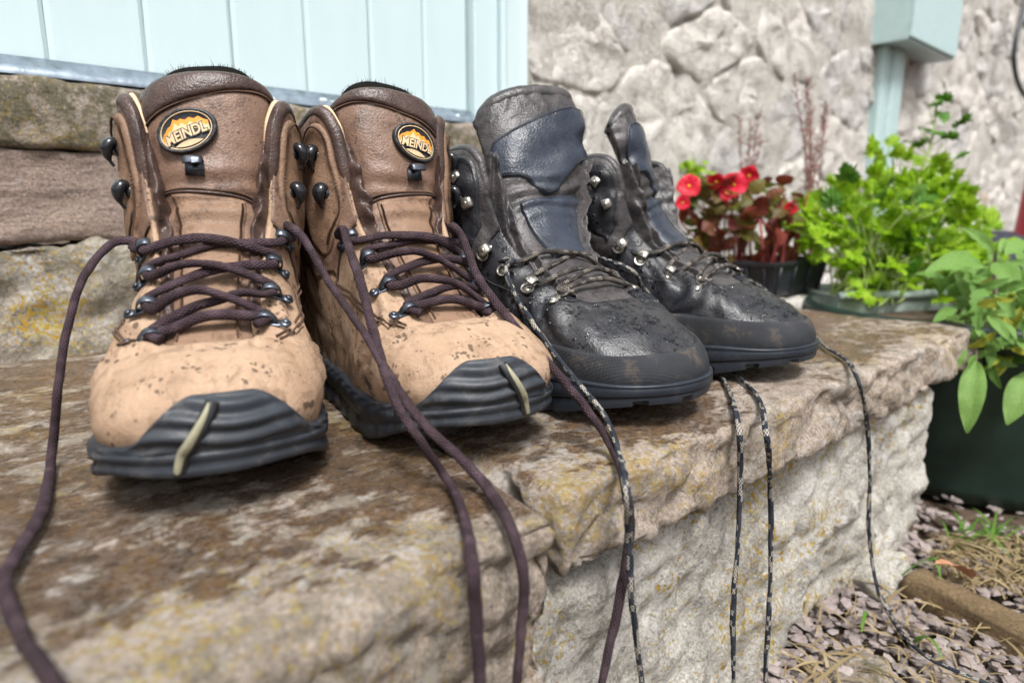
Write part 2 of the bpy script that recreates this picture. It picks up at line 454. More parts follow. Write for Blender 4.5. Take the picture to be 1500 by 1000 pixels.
M['sage_yellow'] = leaf_mat('yellowed sage leaf', [(0.42, 0.42, 0.04), (0.36, 0.40, 0.05)], 0.3)
M['sage_stem'] = plain('sage stem', (0.20, 0.13, 0.13), 0.7)
M['begonia'] = leaf_mat('begonia leaf', [(0.06, 0.12, 0.015), (0.15, 0.17, 0.02), (0.15, 0.055, 0.02), (0.20, 0.018, 0.022), (0.10, 0.17, 0.02), (0.12, 0.015, 0.018)], 0.35, 0.4)
M['begonia_stem'] = plain('begonia stem', (0.22, 0.035, 0.03), 0.5)
M['petal'] = leaf_mat('red petal', [(0.62, 0.008, 0.02), (0.72, 0.02, 0.06)], 0.3, 0.5)
M['stamen'] = plain('yellow stamen', (0.75, 0.42, 0.02), 0.7)
M['dry_stem'] = plain('dry reddish stem', (0.22, 0.09, 0.075), 0.8)
M['grass'] = leaf_mat('grass', [(0.09, 0.22, 0.03), (0.16, 0.32, 0.05)], 0.3)
M['straw'] = leaf_mat('straw', [(0.30, 0.23, 0.12), (0.40, 0.32, 0.18), (0.20, 0.14, 0.07)], 0.2)
M['dead_leaf'] = plain('dead leaf', (0.50, 0.24, 0.14), 0.7)
M['cable'] = plain('dark cable', (0.05, 0.055, 0.065), 0.5)

# ------------------------------------------------------------------ the setting
GROUND_Z = -0.24
FRONT_Y, BACK_Y, END_X = 0.20, 0.738, 0.895
gv = []; gf = []
gn = 40
xs = np.concatenate([[-60, -10, -2], np.linspace(-1, 3, gn), [6, 20, 60]]); ys = np.concatenate([[-60, -10, -2], np.linspace(-1, 1.2, gn), [6, 20, 60]])
for x in xs:
    for y in ys:
        z = GROUND_Z - 0.008 + (0.006 * nz((x, y, 0), 6) if abs(x) < 4 and abs(y) < 2 else -0.004)
        gv.append((x, y, z))
ground = make('ground', gv, grid_faces(len(xs), len(ys)), M['earth'])
tag(ground, 'brown earth around the stone step', None, kind='structure')

# --- the front step: two top slabs on rough riser stones
step = thing('stone_step', 'old stone step with wet brown top carrying the boots', 'step', (0.2, 0.47, GROUND_Z))
def block_part(name, x0, x1, y0, y1, z0, z1, mat, parent, bevel, res, disp, org=None):
    c = A((x0 + x1) / 2, (y0 + y1) / 2, (z0 + z1) / 2)
    V, F = rounded_block((x1 - x0, y1 - y0, z1 - z0), res, bevel, (lambda q, n: disp(q + c, n)) if disp else None)
    o = make(name, V, F, mat, parent)
    o.location = c - (np.array(parent.location) if parent else 0)
    return o
def slab_disp(seed, top=0.0022, side=0.009):
    def f(p, n):
        up = max(0.0, n[2])
        a = side * (1 - up) + top * up
        d = a * (fbm((p[0], p[1], p[2] * 1.7 + seed), 14, 5) * 0.75 + 0.5 * fbm((p[0] + seed, p[1], p[2]), 60, 3) * (1 - 0.3 * up))
        if up > 0.5: d += 0.0016 * fbm((p[0] + seed, p[1], 0), 5, 2) - 0.001
        if up < 0.8:
            rg = 1 - abs(mn.noise((p[0] * 16 + seed, p[1] * 16, p[2] * 34))) * 2.2
            d -= 0.007 * max(0.0, rg - 0.55) * (1 - up) * 2.0
            d += 0.0022 * mn.noise((p[0] * 120, p[1] * 120 + seed, p[2] * 120)) * (1 - up)
        return min(d, 0.0016) if up > 0.6 else d
    return f
def near_disp(p, n):
    d = slab_disp(3.0)(p, n)
    # broken rounded corner towards the joint and a worn front arris
    cx = max(0.0, p[0] - 0.10); cy = max(0.0, 0.29 - p[1])
    d -= 0.012 * min(1, (cx / 0.1) * (cy / 0.09)) ** 1.2 * (0.5 + 0.5 * abs(n[0]) + 0.5 * abs(n[1]))
    return d
block_part('slab', -0.62, 0.212, 0.192, 0.742, -0.115, 0.0, M['slab'], step, 0.011, 0.0045, near_disp)
block_part('slab', 0.216, END_X + 0.005, 0.205, 0.742, -0.052, 0.0, M['slab'], step, 0.006, 0.0045, slab_disp(11.0))
def rise_disp(seed, amp=0.018):
    def f(p, n):
        r = 1 - abs(mn.noise((p[0] * 7 + seed, p[1] * 7, p[2] * 11))) * 2
        return amp * (0.7 * fbm((p[0] + seed, p[1], p[2]), 7, 6) + 0.35 * r - 0.3) + 0.008 * fbm((p[0], p[1] + seed, p[2]), 45, 4)
    return f
block_part('riser_stone', 0.15, 0.835, 0.222, 0.60, GROUND_Z - 0.05, -0.049, M['riser'], step, 0.025, 0.006, rise_disp(2.0))
block_part('riser_stone', -0.60, 0.145, 0.232, 0.60, GROUND_Z - 0.05, -0.110, M['riser'], step, 0.02, 0.010, rise_disp(5.0))
block_part('riser_stone', 0.80, 0.875, 0.235, 0.60, GROUND_Z - 0.05, -0.17, M['riser'], step, 0.02, 0.006, rise_disp(8.0, 0.012))
block_part('packing_stone', 0.655, 0.73, 0.19, 0.25, GROUND_Z - 0.03, GROUND_Z + 0.022, M['riser'], step, 0.014, 0.005, rise_disp(13.0, 0.008))

# --- the doorstep behind: three courses of stone
sill = thing('doorstep', 'mossy stone doorstep under the pale door', 'doorstep', (0.05, 0.80, 0.0))
def sill_disp(seed, amp, sz=1.0):
    def f(p, n):
        return amp * (fbm((p[0] + seed, p[1], p[2] * sz), 11, 6) * 0.8 + 0.4 * fbm((p[0], p[1] + seed, p[2] * sz), 45, 3))
    return f
block_part('sill_stone', -0.62, 0.705, 0.742, 0.86, 0.190, 0.249, M['mossy'], sill, 0.004, 0.006, sill_disp(1.0, 0.005))
block_part('course_stone', -0.62, 0.70, 0.746, 0.86, 0.105, 0.187, M['strata'], sill, 0.003, 0.006, sill_disp(4.0, 0.005, 3.5))
block_part('course_stone', -0.62, 0.245, 0.741, 0.86, -0.02, 0.103, M['lichen'], sill, 0.006, 0.006, sill_disp(7.0, 0.016))
block_part('course_stone', 0.25, 0.705, 0.744, 0.86, -0.02, 0.103, M['lichen'], sill, 0.006, 0.007, sill_disp(9.0, 0.016))

# --- door of vertical boards
door = thing('plank_door', 'pale turquoise door of vertical tongued boards', 'door', (0.15, 0.775, 0.262))
bx = [-0.40, -0.315, -0.23, -0.145, -0.06, 0.024, 0.108, 0.191, 0.277, 0.361, 0.445, 0.525, 0.597]
for a, b in zip(bx[:-1], bx[1:]):
    w = b - a; z0, z1 = 0.262, 2.1; ch = 0.0045
    prof = [(-w / 2 + 0.0003, 0.009), (-w / 2 + 0.0003, ch - 0.001), (-w / 2 + ch, 0.0), (w / 2 - ch, 0.0), (w / 2 - 0.0003, ch - 0.001), (w / 2 - 0.0003, 0.009)]
    zz = np.linspace(z0, z1, 24); mb = MB(); V = []
    for z in zz:
        for q, (x, y) in enumerate(prof):
            V.append((x + 0.0007 * nz((x * 9 + a * 31, z * 9, q), 1), y + 0.0009 * nz((x * 40 + a * 17, z * 6, 0), 1), z - 0.262))
    mb.add(V, [(i * 6 + j, i * 6 + j + 1, (i + 1) * 6 + j + 1, (i + 1) * 6 + j) for i in range(23) for j in range(5)])
    o = mb.build('board', M['door'], door, smooth_=False); o.location = A((a + b) / 2, 0.768 + rng.uniform(-0.0008, 0.0008), 0.262) - np.array(door.location)
frame = thing('door_frame', 'pale turquoise door frame against the stone wall', 'door frame', (0.645, 0.77, 0.255))
def prism(prof, z0, z1, name, mat, parent, org):
    n = len(prof); V = [(x, y, z) for z in (z0, z1) for x, y in prof]
    F = [(i, (i + 1) % n, n + (i + 1) % n, n + i) for i in range(n)] + [tuple(range(n - 1, -1, -1)), tuple(range(n, 2 * n))]
    o = make(name, np.array(V) - np.array(org), F, mat, parent, smooth_=False)
    return o
prism([(0.600, 0.80), (0.600, 0.757), (0.602, 0.755), (0.640, 0.755), (0.642, 0.757), (0.642, 0.80)], 0.252, 2.1, 'jamb', M['door'], frame, frame.location)
prism([(0.6425, 0.80), (0.6425, 0.749), (0.646, 0.744), (0.652, 0.746), (0.656, 0.751), (0.682, 0.751), (0.689, 0.746), (0.694, 0.749), (0.694, 0.80)], 0.252, 2.1, 'architrave', M['door'], frame, frame.location)
strip = MB()
V = []; n = 90
for i in range(n):
    x = -0.6 + 1.198 * i / (n - 1); w = 0.0015 * nz((x, 0, 0), 30)
    for y, z in ((0.746, 0.2515), (0.7465, 0.258 + w), (0.757, 0.2605 + w), (0.764, 0.270), (0.764, 0.2515)): V.append((x, y, z))
strip.add(V, grid_faces(n, 5))
o = strip.build('weather_strip', M['strip'], None); tag(o, 'wet grey metal weather strip along the foot of the door', 'weather strip')
mb = MB()  # drops along the strip, their bright glint painted as white blobs
for i in range(15):
    x = rng.uniform(-0.05, 0.6); mb.sphere((x, 0.7465 + rng.uniform(-.001, .006), rng.uniform(0.2535, 0.262)), (rng.uniform(.003, .011), 0.0012, rng.uniform(.0012, .003)), 8, 5)
mb.build('sparkle_drops', M['sparkle'], o)['kind'] = 'stuff'

# --- rubble wall with raised stones
WALL_Y = 0.765
wall = thing('stone_wall', 'pale limewashed rubble stone wall right of the door', 'wall', (1.5, WALL_Y, GROUND_Z))
nx_, nz_ = 300, 130; wx = 0.695 + (6.0 - 0.695) * np.linspace(0, 1, nx_) ** 1.5; wz = np.linspace(GROUND_Z - 0.1, 2.2, nz_)
V = [(x - 1.5, -0.003 + 0.009 * fbm((x, 0, z), 9, 5) + 0.007 * fbm((x, 3, z), 30, 3), z - GROUND_Z) for x in wx for z in wz]
V += [(x, y + 0.16, z) for (x, y, z) in V[:nz_]]
F = grid_faces(nx_, nz_) + [(nx_ * nz_ + j, j, j + 1, nx_ * nz_ + j + 1) for j in range(nz_ - 1)]
make('mortar', V, F, M['mortar'], wall)
def clip_poly(poly, a, n):            # keep the side where (p - a).n <= 0
    out = []
    for k in range(len(poly)):
        p, q = poly[k], poly[(k + 1) % len(poly)]; dp, dq = (p - a) @ n, (q - a) @ n
        if dp <= 0: out.append(p)
        if dp * dq < 0: out.append(p + (q - p) * (dp / (dp - dq)))
    return out
r2 = random.Random(21); sites = []
while len(sites) < 150:
    c = A(0.70 + 3.3 * r2.random() ** 1.25, r2.uniform(GROUND_Z - 0.05, 1.25)); dmin = r2.choice((0.10, 0.14, 0.20))
    if all(math.hypot((c[0] - q[0]) * 0.72, (c[1] - q[1]) * 1.15) > dmin * 0.85 for q in sites): sites.append(c)
    elif r2.random() < 0.002: sites.append(c)
for si, c in enumerate(sites):
    poly = [A(0.70, GROUND_Z - 0.1), A(4.3, GROUND_Z - 0.1), A(4.3, 1.4), A(0.70, 1.4)]
    for q in sites:
        if q is c: continue
        dvec = (q - c) * A(0.72, 1.15); mid = (q + c) / 2; poly = clip_poly(poly, mid, dvec * A(0.72, 1.15))
        if len(poly) < 3: break
    if len(poly) < 3: continue
    P = np.array(poly); cen = P.mean(0); pts = []
    for k in range(len(P)):
        a_, b_ = P[k], P[(k + 1) % len(P)]; m_ = max(2, int(np.linalg.norm(b_ - a_) / 0.014))
        for t in range(m_): pts.append(a_ + (b_ - a_) * t / m_)
    pts = np.array(pts); n_ = len(pts)
    pts = (np.roll(pts, 2, 0) + np.roll(pts, 1, 0) + pts + np.roll(pts, -1, 0) + np.roll(pts, -2, 0)) / 5       # worn corners
    out = nrm(pts - cen); gap = r2.uniform(0.001, 0.005); proud = r2.uniform(-0.004, 0.007)
    pts = pts - out * (gap + np.array([[0.006 * nz((p[0], p[1], si), 26)] for p in pts]))
    V = []
    for f, y in ((1.0, 0.014), (0.985, 0.003), (0.95, -0.001), (0.84, -0.002), (0.66, -0.003), (0.45, -0.003), (0.22, -0.003)):
        for p in pts:
            q = cen + (p - cen) * f
            V.append((q[0] - cen[0], y - proud + (0.012 * fbm((q[0], si * 3.1, q[1]), 15, 6) + 0.004 * fbm((q[0], si, q[1]), 50, 3)) * (0.4 if f > 0.99 else 1), q[1] - cen[1]))
    V.append((0, -0.003 - proud + 0.010 * fbm((cen[0], si * 3.1, cen[1]), 13, 5), 0))
    F = [(r_ * n_ + k, r_ * n_ + (k + 1) % n_, (r_ + 1) * n_ + (k + 1) % n_, (r_ + 1) * n_ + k) for r_ in range(6) for k in range(n_)] + [(6 * n_ + k, 6 * n_ + (k + 1) % n_, 7 * n_) for k in range(n_)]
    w3 = r2.random()
    o = make('stone', V, F, M['ochre'] if (abs(cen[0] - 0.92) < 0.09 and 0.20 < cen[1] < 0.36) or w3 < 0.04 else M['wall'] if w3 < 0.62 else M['wall_grey'], wall)
    o.location = (cen[0] - 1.5, 0.0, cen[1] - GROUND_Z)

# ------------------------------------------------------------------ boots
M['tan'] = leather('tan nubuck', (0.405, 0.280, 0.190), (0.32, 0.207, 0.132), (0.155, 0.092, 0.055), 0.72, spots=0.9)
M['brown'] = leather('brown leather', (0.225, 0.14, 0.10), (0.155, 0.092, 0.064), (0.06, 0.034, 0.024), 0.46, spots=0.55, vs=16)
M['flap'] = leather('flap leather', (0.25, 0.155, 0.10), (0.18, 0.105, 0.065), (0.075, 0.042, 0.027), 0.6, spots=0.35)
M['dark_brown'] = leather('dark brown leather', (0.085, 0.052, 0.042), (0.052, 0.031, 0.026), (0.020, 0.012, 0.011), 0.38, spots=0.2, crease=0.8, spec=0.45)
M['cream'] = plain('cream lining edge', (0.62, 0.46, 0.30), 0.7)
M['thread'] = plain('brown thread', (0.10, 0.055, 0.035), 0.8)
M['fuzz'] = plain('black fleece', (0.010, 0.010, 0.009), 0.95, spec=0.1)
M['gunmetal'] = plain('gunmetal', (0.085, 0.095, 0.115), 0.34, 0.85, var=0.5, vs=150)
M['black_hook'] = plain('black hook', (0.012, 0.014, 0.018), 0.16, 0.1, spec=0.7)
M['silver'] = plain('worn steel', (0.42, 0.40, 0.36), 0.33, 0.9, var=0.4, vs=200)
M['purple_lace'] = lace_mat('plum lace', (0.056, 0.034, 0.042), (0.10, 0.066, 0.080))
M['navy_lace'] = lace_mat('navy flecked lace', (0.030, 0.038, 0.055), (0.085, 0.085, 0.09), (0.42, 0.39, 0.34))
M['grey_lace'] = lace_mat('weathered lace', (0.060, 0.055, 0.052), (0.16, 0.14, 0.12), (0.24, 0.21, 0.18))
M['orange'] = plain('orange print', (0.80, 0.27, 0.02), 0.6, var=0.08)
M['beige'] = plain('beige print', (0.62, 0.46, 0.27), 0.6, var=0.08)
M['badge_black'] = plain('black badge rubber', (0.016, 0.017, 0.020), 0.45, var=0.4, vs=300)
M['mark'] = plain('olive cream rubber', (0.29, 0.275, 0.19), 0.55, var=0.25, vs=120)
M['brass_thread'] = plain('dark thread', (0.05, 0.05, 0.055), 0.8)
def rubber(name, col, dust, rough=0.55, mesh=False):
    m = Mat(name, rough, 0, 0.4)
    n = m.noise(35, 6, 0.65); g = m.noise(400, 3, 0.6)
    c = m.mix(m.ramp(n, [(0.35, 0.0), (0.72, 1.0)]), col, tuple(x * 1.7 for x in col))
    c = m.mix(m.math('MULTIPLY', m.ramp(m.noise(70, 8, 0.74, dist=0.5), [(0.52, 0.0), (0.66, 1.0)]), 0.7), c, dust)
    h = m.math('ADD', m.math('MULTIPLY', n, 0.6), m.math('MULTIPLY', g, 0.3))
    if mesh:
        s = m.sep(m.co('UV')); k = 6.2832 / 0.0017
        w = m.math('MULTIPLY', m.math('SINE', m.math('MULTIPLY', m.math('ADD', s[0], s[1]), k)), m.math('SINE', m.math('MULTIPLY', m.math('SUBTRACT', s[0], s[1]), k)))
        c = m.mix(m.math('MULTIPLY', m.ramp(w, [(0.65, 0.0), (0.45, 1.0)]), m.ramp(m.noise(45, 5), [(0.35, 0.2), (0.6, 0.9)])), c, tuple(x * 0.5 for x in col))
        h = m.math('ADD', h, m.math('MULTIPLY', w, 0.5))
    m.set('Base Color', c); m.set('Normal', m.bump(h, 0.6, 0.0007))
    return m.done()
M['rubber'] = rubber('boot rubber', (0.023, 0.027, 0.034), (0.10, 0.095, 0.092), 0.48)
M['mesh_rubber'] = rubber('mesh rubber', (0.018, 0.020, 0.025), (0.12, 0.092, 0.065), 0.6, True)
M['black_sole'] = rubber('black sole', (0.014, 0.018, 0.025), (0.05, 0.05, 0.052), 0.42)
M['black_leather'] = leather('black leather', (0.036, 0.035, 0.038), (0.010, 0.0125, 0.019), (0.004, 0.0045, 0.006), 0.38, scuff=0.35, spots=0.9, wet=True, spec=0.5)
M['grey_leather'] = leather('worn grey leather', (0.080, 0.072, 0.071), (0.034, 0.032, 0.035), (0.009, 0.009, 0.011), 0.36, spots=0.25, crease=1.1, spec=0.4)
M['navy_panel'] = leather('navy panel leather', (0.034, 0.043, 0.062), (0.019, 0.026, 0.042), (0.009, 0.012, 0.019), 0.36, spots=0.35, crease=0.5, spec=0.5)

class Last:
    """boot upper as fibres that rise from the sole edge to the throat or collar edge; s: -1 heel .. 0 toe .. 1 heel"""
    def __init__(self, rows, mx):
        self.K = len(rows) - 1; self.mx = mx
        R = np.array([np.concatenate(r) for r in rows])        # sole, p1off, p2off, top
        R[:, 3:6] += R[:, 0:3]; R[:, 6:9] += R[:, 9:12]
        L = R[::-1][:-1].copy(); L[:, [0, 3, 6, 9]] *= -1
        self.keys = np.vstack([L, R])
        self.disp = None
    def raw(self, S, T):
        c = cr(self.keys, np.asarray(S, float) * self.K + self.K); T = np.asarray(T, float)[..., None]
        a, b, e, f = c[..., 0:3], c[..., 3:6], c[..., 6:9], c[..., 9:12]
        return a * (1 - T) ** 3 + 3 * b * T * (1 - T) ** 2 + 3 * e * T ** 2 * (1 - T) + f * T ** 3
    def PN(self, S, T, off=0.0, disp=True):
        S, T = np.broadcast_arrays(np.asarray(S, float), np.asarray(T, float)); h = 1e-3
        p = self.raw(S, T)
        n = nrm(np.cross(self.raw(S + h, T) - self.raw(S - h, T), self.raw(S, np.minimum(T + h, 1)) - self.raw(S, T - h)))
        o = np.asarray(off, float) * np.ones(S.shape)
        if disp and self.disp is not None: o = o + self.disp(p, S, T)
        return p + n * o[..., None], n
    def t_at_z(self, S, z):
        tt = np.linspace(0, 1, 60); out = []
        for s, zz in zip(np.atleast_1d(S), np.broadcast_to(z, np.atleast_1d(S).shape)):
            q = self.raw(np.full(60, s), tt)[:, 2]; i = np.argmax(q > zz); out.append(tt[max(i, 0)])
        return np.array(out)

class Tongue:
    def __init__(self, rows, drop=0.06, twist=0.0, lean=0.0, tilt=0.0, wr=None):
        self.rows = np.array(rows, float); self.n = len(rows) - 1
        self.drop, self.twist, self.lean, self.tilt, self.wr = drop, twist, lean, tilt, wr
    def raw(self, u, v):
        u, v = np.broadcast_arrays(np.asarray(u, float), np.asarray(v, float))
        ve = v * (1 - self.drop * np.abs(u) ** 3 + self.tilt * u)
        vc_ = np.clip(ve, 0, 1); r = cr(self.rows, vc_ * self.n) + ((ve - vc_) * self.n)[..., None] * (self.rows[-1] - self.rows[-2]) * A(1, 1, 0, 0); h = 1e-3
        d = cr(self.rows, np.clip(vc_ + h, 0, 1) * self.n) - cr(self.rows, np.clip(vc_ - h, 0, 1) * self.n)
        t = nrm(d[..., 0:2]); hw = r[..., 2]; bow = r[..., 3]
        b = bow * np.abs(u) ** 2.3
        x = hw * np.sin(u * 1.25) / math.sin(1.25)
        y = r[..., 0] + t[..., 1] * b; z = r[..., 1] - t[..., 0] * b
        a = self.twist * smooth(0.25, 0.8, v); x0, y0 = x, y - r[..., 0]
        x = x0 * np.cos(a) - y0 * np.sin(a); y = x0 * np.sin(a) + y0 * np.cos(a) + r[..., 0]
        x = x + self.lean * smooth(0.2, 1.0, v)
        return np.stack([x, y, z], -1)
    def PN(self, u, v, off=0.0):
        u, v = np.broadcast_arrays(np.asarray(u, float), np.asarray(v, float)); h = 2e-3
        p = self.raw(u, v)
        n = nrm(np.cross(self.raw(u + h, v) - self.raw(u - h, v), self.raw(u, v + h) - self.raw(u, v - h)))
        o = np.asarray(off, float) * np.ones(u.shape)
        if self.wr is not None: o = o + self.wr(p, u, v)
        return p + n * o[..., None], n

class Boot:
    def __init__(self, name, label, group, loc, rot, mx, scale=1.0):
        self.e = thing(name, label, 'boot', loc, rot, group)
        self.loc = np.array(loc, float); self.rot = rot; self.mx = mx
    def mir(self, P):
        P = np.array(P, float).copy(); P[..., 0] *= self.mx; return P
    def to_local(self, w):
        c, s = math.cos(-self.rot), math.sin(-self.rot); q = np.asarray(w, float) - self.loc
        return np.stack([c * q[..., 0] - s * q[..., 1], s * q[..., 0] + c * q[..., 1], q[..., 2]], -1)
    def to_world(self, q):
        c, s = math.cos(self.rot), math.sin(self.rot); q = np.asarray(q, float)
        return np.stack([c * q[..., 0] - s * q[..., 1], s * q[..., 0] + c * q[..., 1], q[..., 2]], -1) + self.loc
    def mesh(self, name, V, F, mat, parent=None, uv=None, mirror=True, smooth_=True):
        V = np.asarray(V, float)
        if mirror:
            V = self.mir(V)
            if self.mx < 0: F = [tuple(reversed(f)) for f in F]
        return make(name, V, F, mat, parent or self.e, smooth_, uv)
    def grid(self, name, P, mat, parent=None, uv=None):
        n, m = P.shape[:2]
        if uv is not None: uv = np.asarray(uv).reshape(-1, 2)
        return self.mesh(name, P.reshape(-1, 3), grid_faces(n, m), mat, parent, uv)
    def shell(self, name, P, Nn, th, mat, parent=None, rims='T'):
        n, m = P.shape[:2]; I = P - Nn * th if np.isscalar(th) else P - Nn * th[..., None]
        V = np.concatenate([P.reshape(-1, 3), I.reshape(-1, 3)]); b = n * m
        F = grid_faces(n, m) + [tuple(reversed(f)) for f in grid_faces(n, m, base=b)]
        for i in range(n - 1):
            F.append((i * m + m - 1, (i + 1) * m + m - 1, b + (i + 1) * m + m - 1, b + i * m + m - 1))
            F.append((i * m, b + i * m, b + (i + 1) * m, (i + 1) * m))
        for j in range(m - 1):
            F.append((j, j + 1, b + j + 1, b + j)); k = (n - 1) * m
            F.append((k + j, b + k + j, b + k + j + 1, k + j + 1))
        return self.mesh(name, V, F, mat, parent)
    def patch(self, name, surf, S, T, off, mat, parent=None, puff=0.0):
        """raised panel on a surface; its edge rolls down to the surface"""
        n, m = S.shape
        S = np.pad(S, 1, mode='edge'); T = np.pad(T, 1, mode='edge')
        O = np.full((n, m), off)
        if puff:
            a = np.sin(np.linspace(0, math.pi, n))[:, None]; b = np.sin(np.linspace(0, math.pi, m))[None, :]
            O = O + puff * (a * b) ** 0.5
        O = np.pad(O, 1, constant_values=-0.0012)
        P, _ = surf.PN(S, T, O)
        return self.grid(name, P, mat, parent)
    def stitches(self, P, N, mat, parent=None, ln=0.0027, gap=0.0017, r=0.0008, name='stitching', mb=None):
        q = resample(np.concatenate([P, N], 1), 0.0004)
        pts, nn = q[:, :3], nrm(q[:, 3:])
        k = max(1, int((ln + gap) / 0.0004)); l = max(1, int(ln / 0.0004)); own = mb is None; mb = mb or MB()
        for i in range(0, len(pts) - l, k):
            a, b = pts[i], pts[i + l]; t = nrm(b - a); bb = np.cross(nn[i], t)
            R = np.stack([t, bb, nn[i]], 1)
            mb.sphere((a + b) / 2 + nn[i] * r * 0.4, (np.linalg.norm(b - a) / 2, r, r), 5, 4, R)
        if own: return self.mesh(name, mb.V, mb.F, mat, parent)

def along(surf, pts, n=60, off=0.001):
    q = cr(np.array(pts, float), np.linspace(0, len(pts) - 1, n)); return surf.PN(q[:, 0], q[:, 1], off)

def edge_frame(last, s, t, off=0.0):
    p, n = last.PN(s, t, off); p = p.reshape(3); n = n.reshape(3)
    l = last.raw(s + 0.004, t) - last.raw(s - 0.004, t); l = nrm(l.reshape(3)) * (1 if s > 0 else -1)
    d = np.cross(l, n) * (1 if s < 0 else -1)
    dt = last.raw(s, min(1, t + 0.01)) - last.raw(s, t - 0.01)
    if dt.reshape(3) @ d < 0: d = -d
    return p, d, l, n

def loop_hook(boot, last, s, t, mat, name='lace_hook', style='loop'):
    p, d, l, n = edge_frame(last, s, t); mb = MB(); R = np.stack([d, l, n], 1)
    W = lambda a, b, c: p + d * a + l * b + n * c
    if style == 'loop':
        mb.sphere(W(-0.002, 0, 0.0005), (0.0078, 0.0030, 0.0009), 12, 6, R)
        mb.sphere(W(-0.0070, 0, 0.0009), (0.0033, 0.0033, 0.0014), 12, 6, R)
        mb.sphere(W(-0.0072, 0, 0.0026), (0.0019, 0.0019, 0.0009), 8, 5, R)
        path = resample([W(-0.0035, 0, 0.0006), W(-0.0018, 0, 0.0034), W(0.0010, 0, 0.0058), W(0.0045, 0, 0.0060), W(0.0074, 0, 0.0040), W(0.0080, 0, 0.0012)], 0.0009)
        mb.tube(path, np.linspace(0.0020, 0.0027, len(path)), 10, True, 0.26, up=n + d * 0.01 - (n + d * 0.01) @ nrm(path[1] - path[0]) * nrm(path[1] - path[0]))
    elif style == 'steel':
        th = np.linspace(0, 2 * math.pi, 17)
        mb.tube(np.array([W(-0.0055 + 0.0042 * math.cos(a), 0.0042 * math.sin(a), 0.0010) for a in th]), 0.0011, 6, False)
        mb.sphere(W(-0.0055, 0, 0.0005), (0.0034, 0.0034, 0.0014), 10, 5, R)
        mb.sphere(W(0.0, 0, 0.0012), (0.0050, 0.0026, 0.0011), 10, 5, R)
        path = resample([W(0.0015, 0, 0.0005), W(0.0028, 0, 0.0035), W(0.0022, 0, 0.0056), W(-0.0008, 0, 0.0066), W(-0.0042, 0, 0.0064)], 0.0009)
        mb.tube(path, np.linspace(0.0036, 0.0048, len(path)), 10, True, 0.28, up=d)
        mb.sphere(W(-0.0012, 0, 0.0074), (0.0021, 0.0021, 0.0008), 8, 4, R)
    elif style == 'ring':
        mb.sphere(W(-0.005, 0, 0.0008), (0.0062, 0.0033, 0.0012), 10, 5, R)
        mb.sphere(W(-0.0066, 0, 0.0018), (0.0027, 0.0027, 0.0010), 8, 5, R)
        th = np.linspace(0, 2 * math.pi, 19)
        mb.tube(np.array([W(0.0028 + 0.0042 * math.cos(a), 0.0040 * math.sin(a), 0.0026 + 0.001 * math.cos(a)) for a in th]), 0.0010, 6, False)
    return boot.mesh(name, mb.V, mb.F, mat), p, d, l, n

def bulb_hook(boot, last, s, t, mat):
    p, d, l, n = edge_frame(last, s, t); mb = MB()
    dn = nrm(np.array([0, 0, -1.0]) - n * (-n[2])); side = np.cross(n, dn); R = np.stack([side, dn, n], 1)
    mb.sphere(p + n * 0.002, (0.0042, 0.0046, 0.003), 10, 6, R)
    path = resample([p + n * 0.001 - dn * 0.002, p + n * 0.0055 - dn * 0.004, p + n * 0.0082 - dn * 0.001, p + n * 0.0078 + dn * 0.005, p + n * 0.0052 + dn * 0.0095], 0.0007)
    k = np.linspace(0, 1, len(path))
    mb.tube(path, 0.0013 + 0.0035 * np.sin(np.clip(k * 1.15 + 0.05, 0, 1) * math.pi) ** 0.8, 12, True, 0.72, up=n)
    return boot.mesh('speed_hook', mb.V, mb.F, mat)

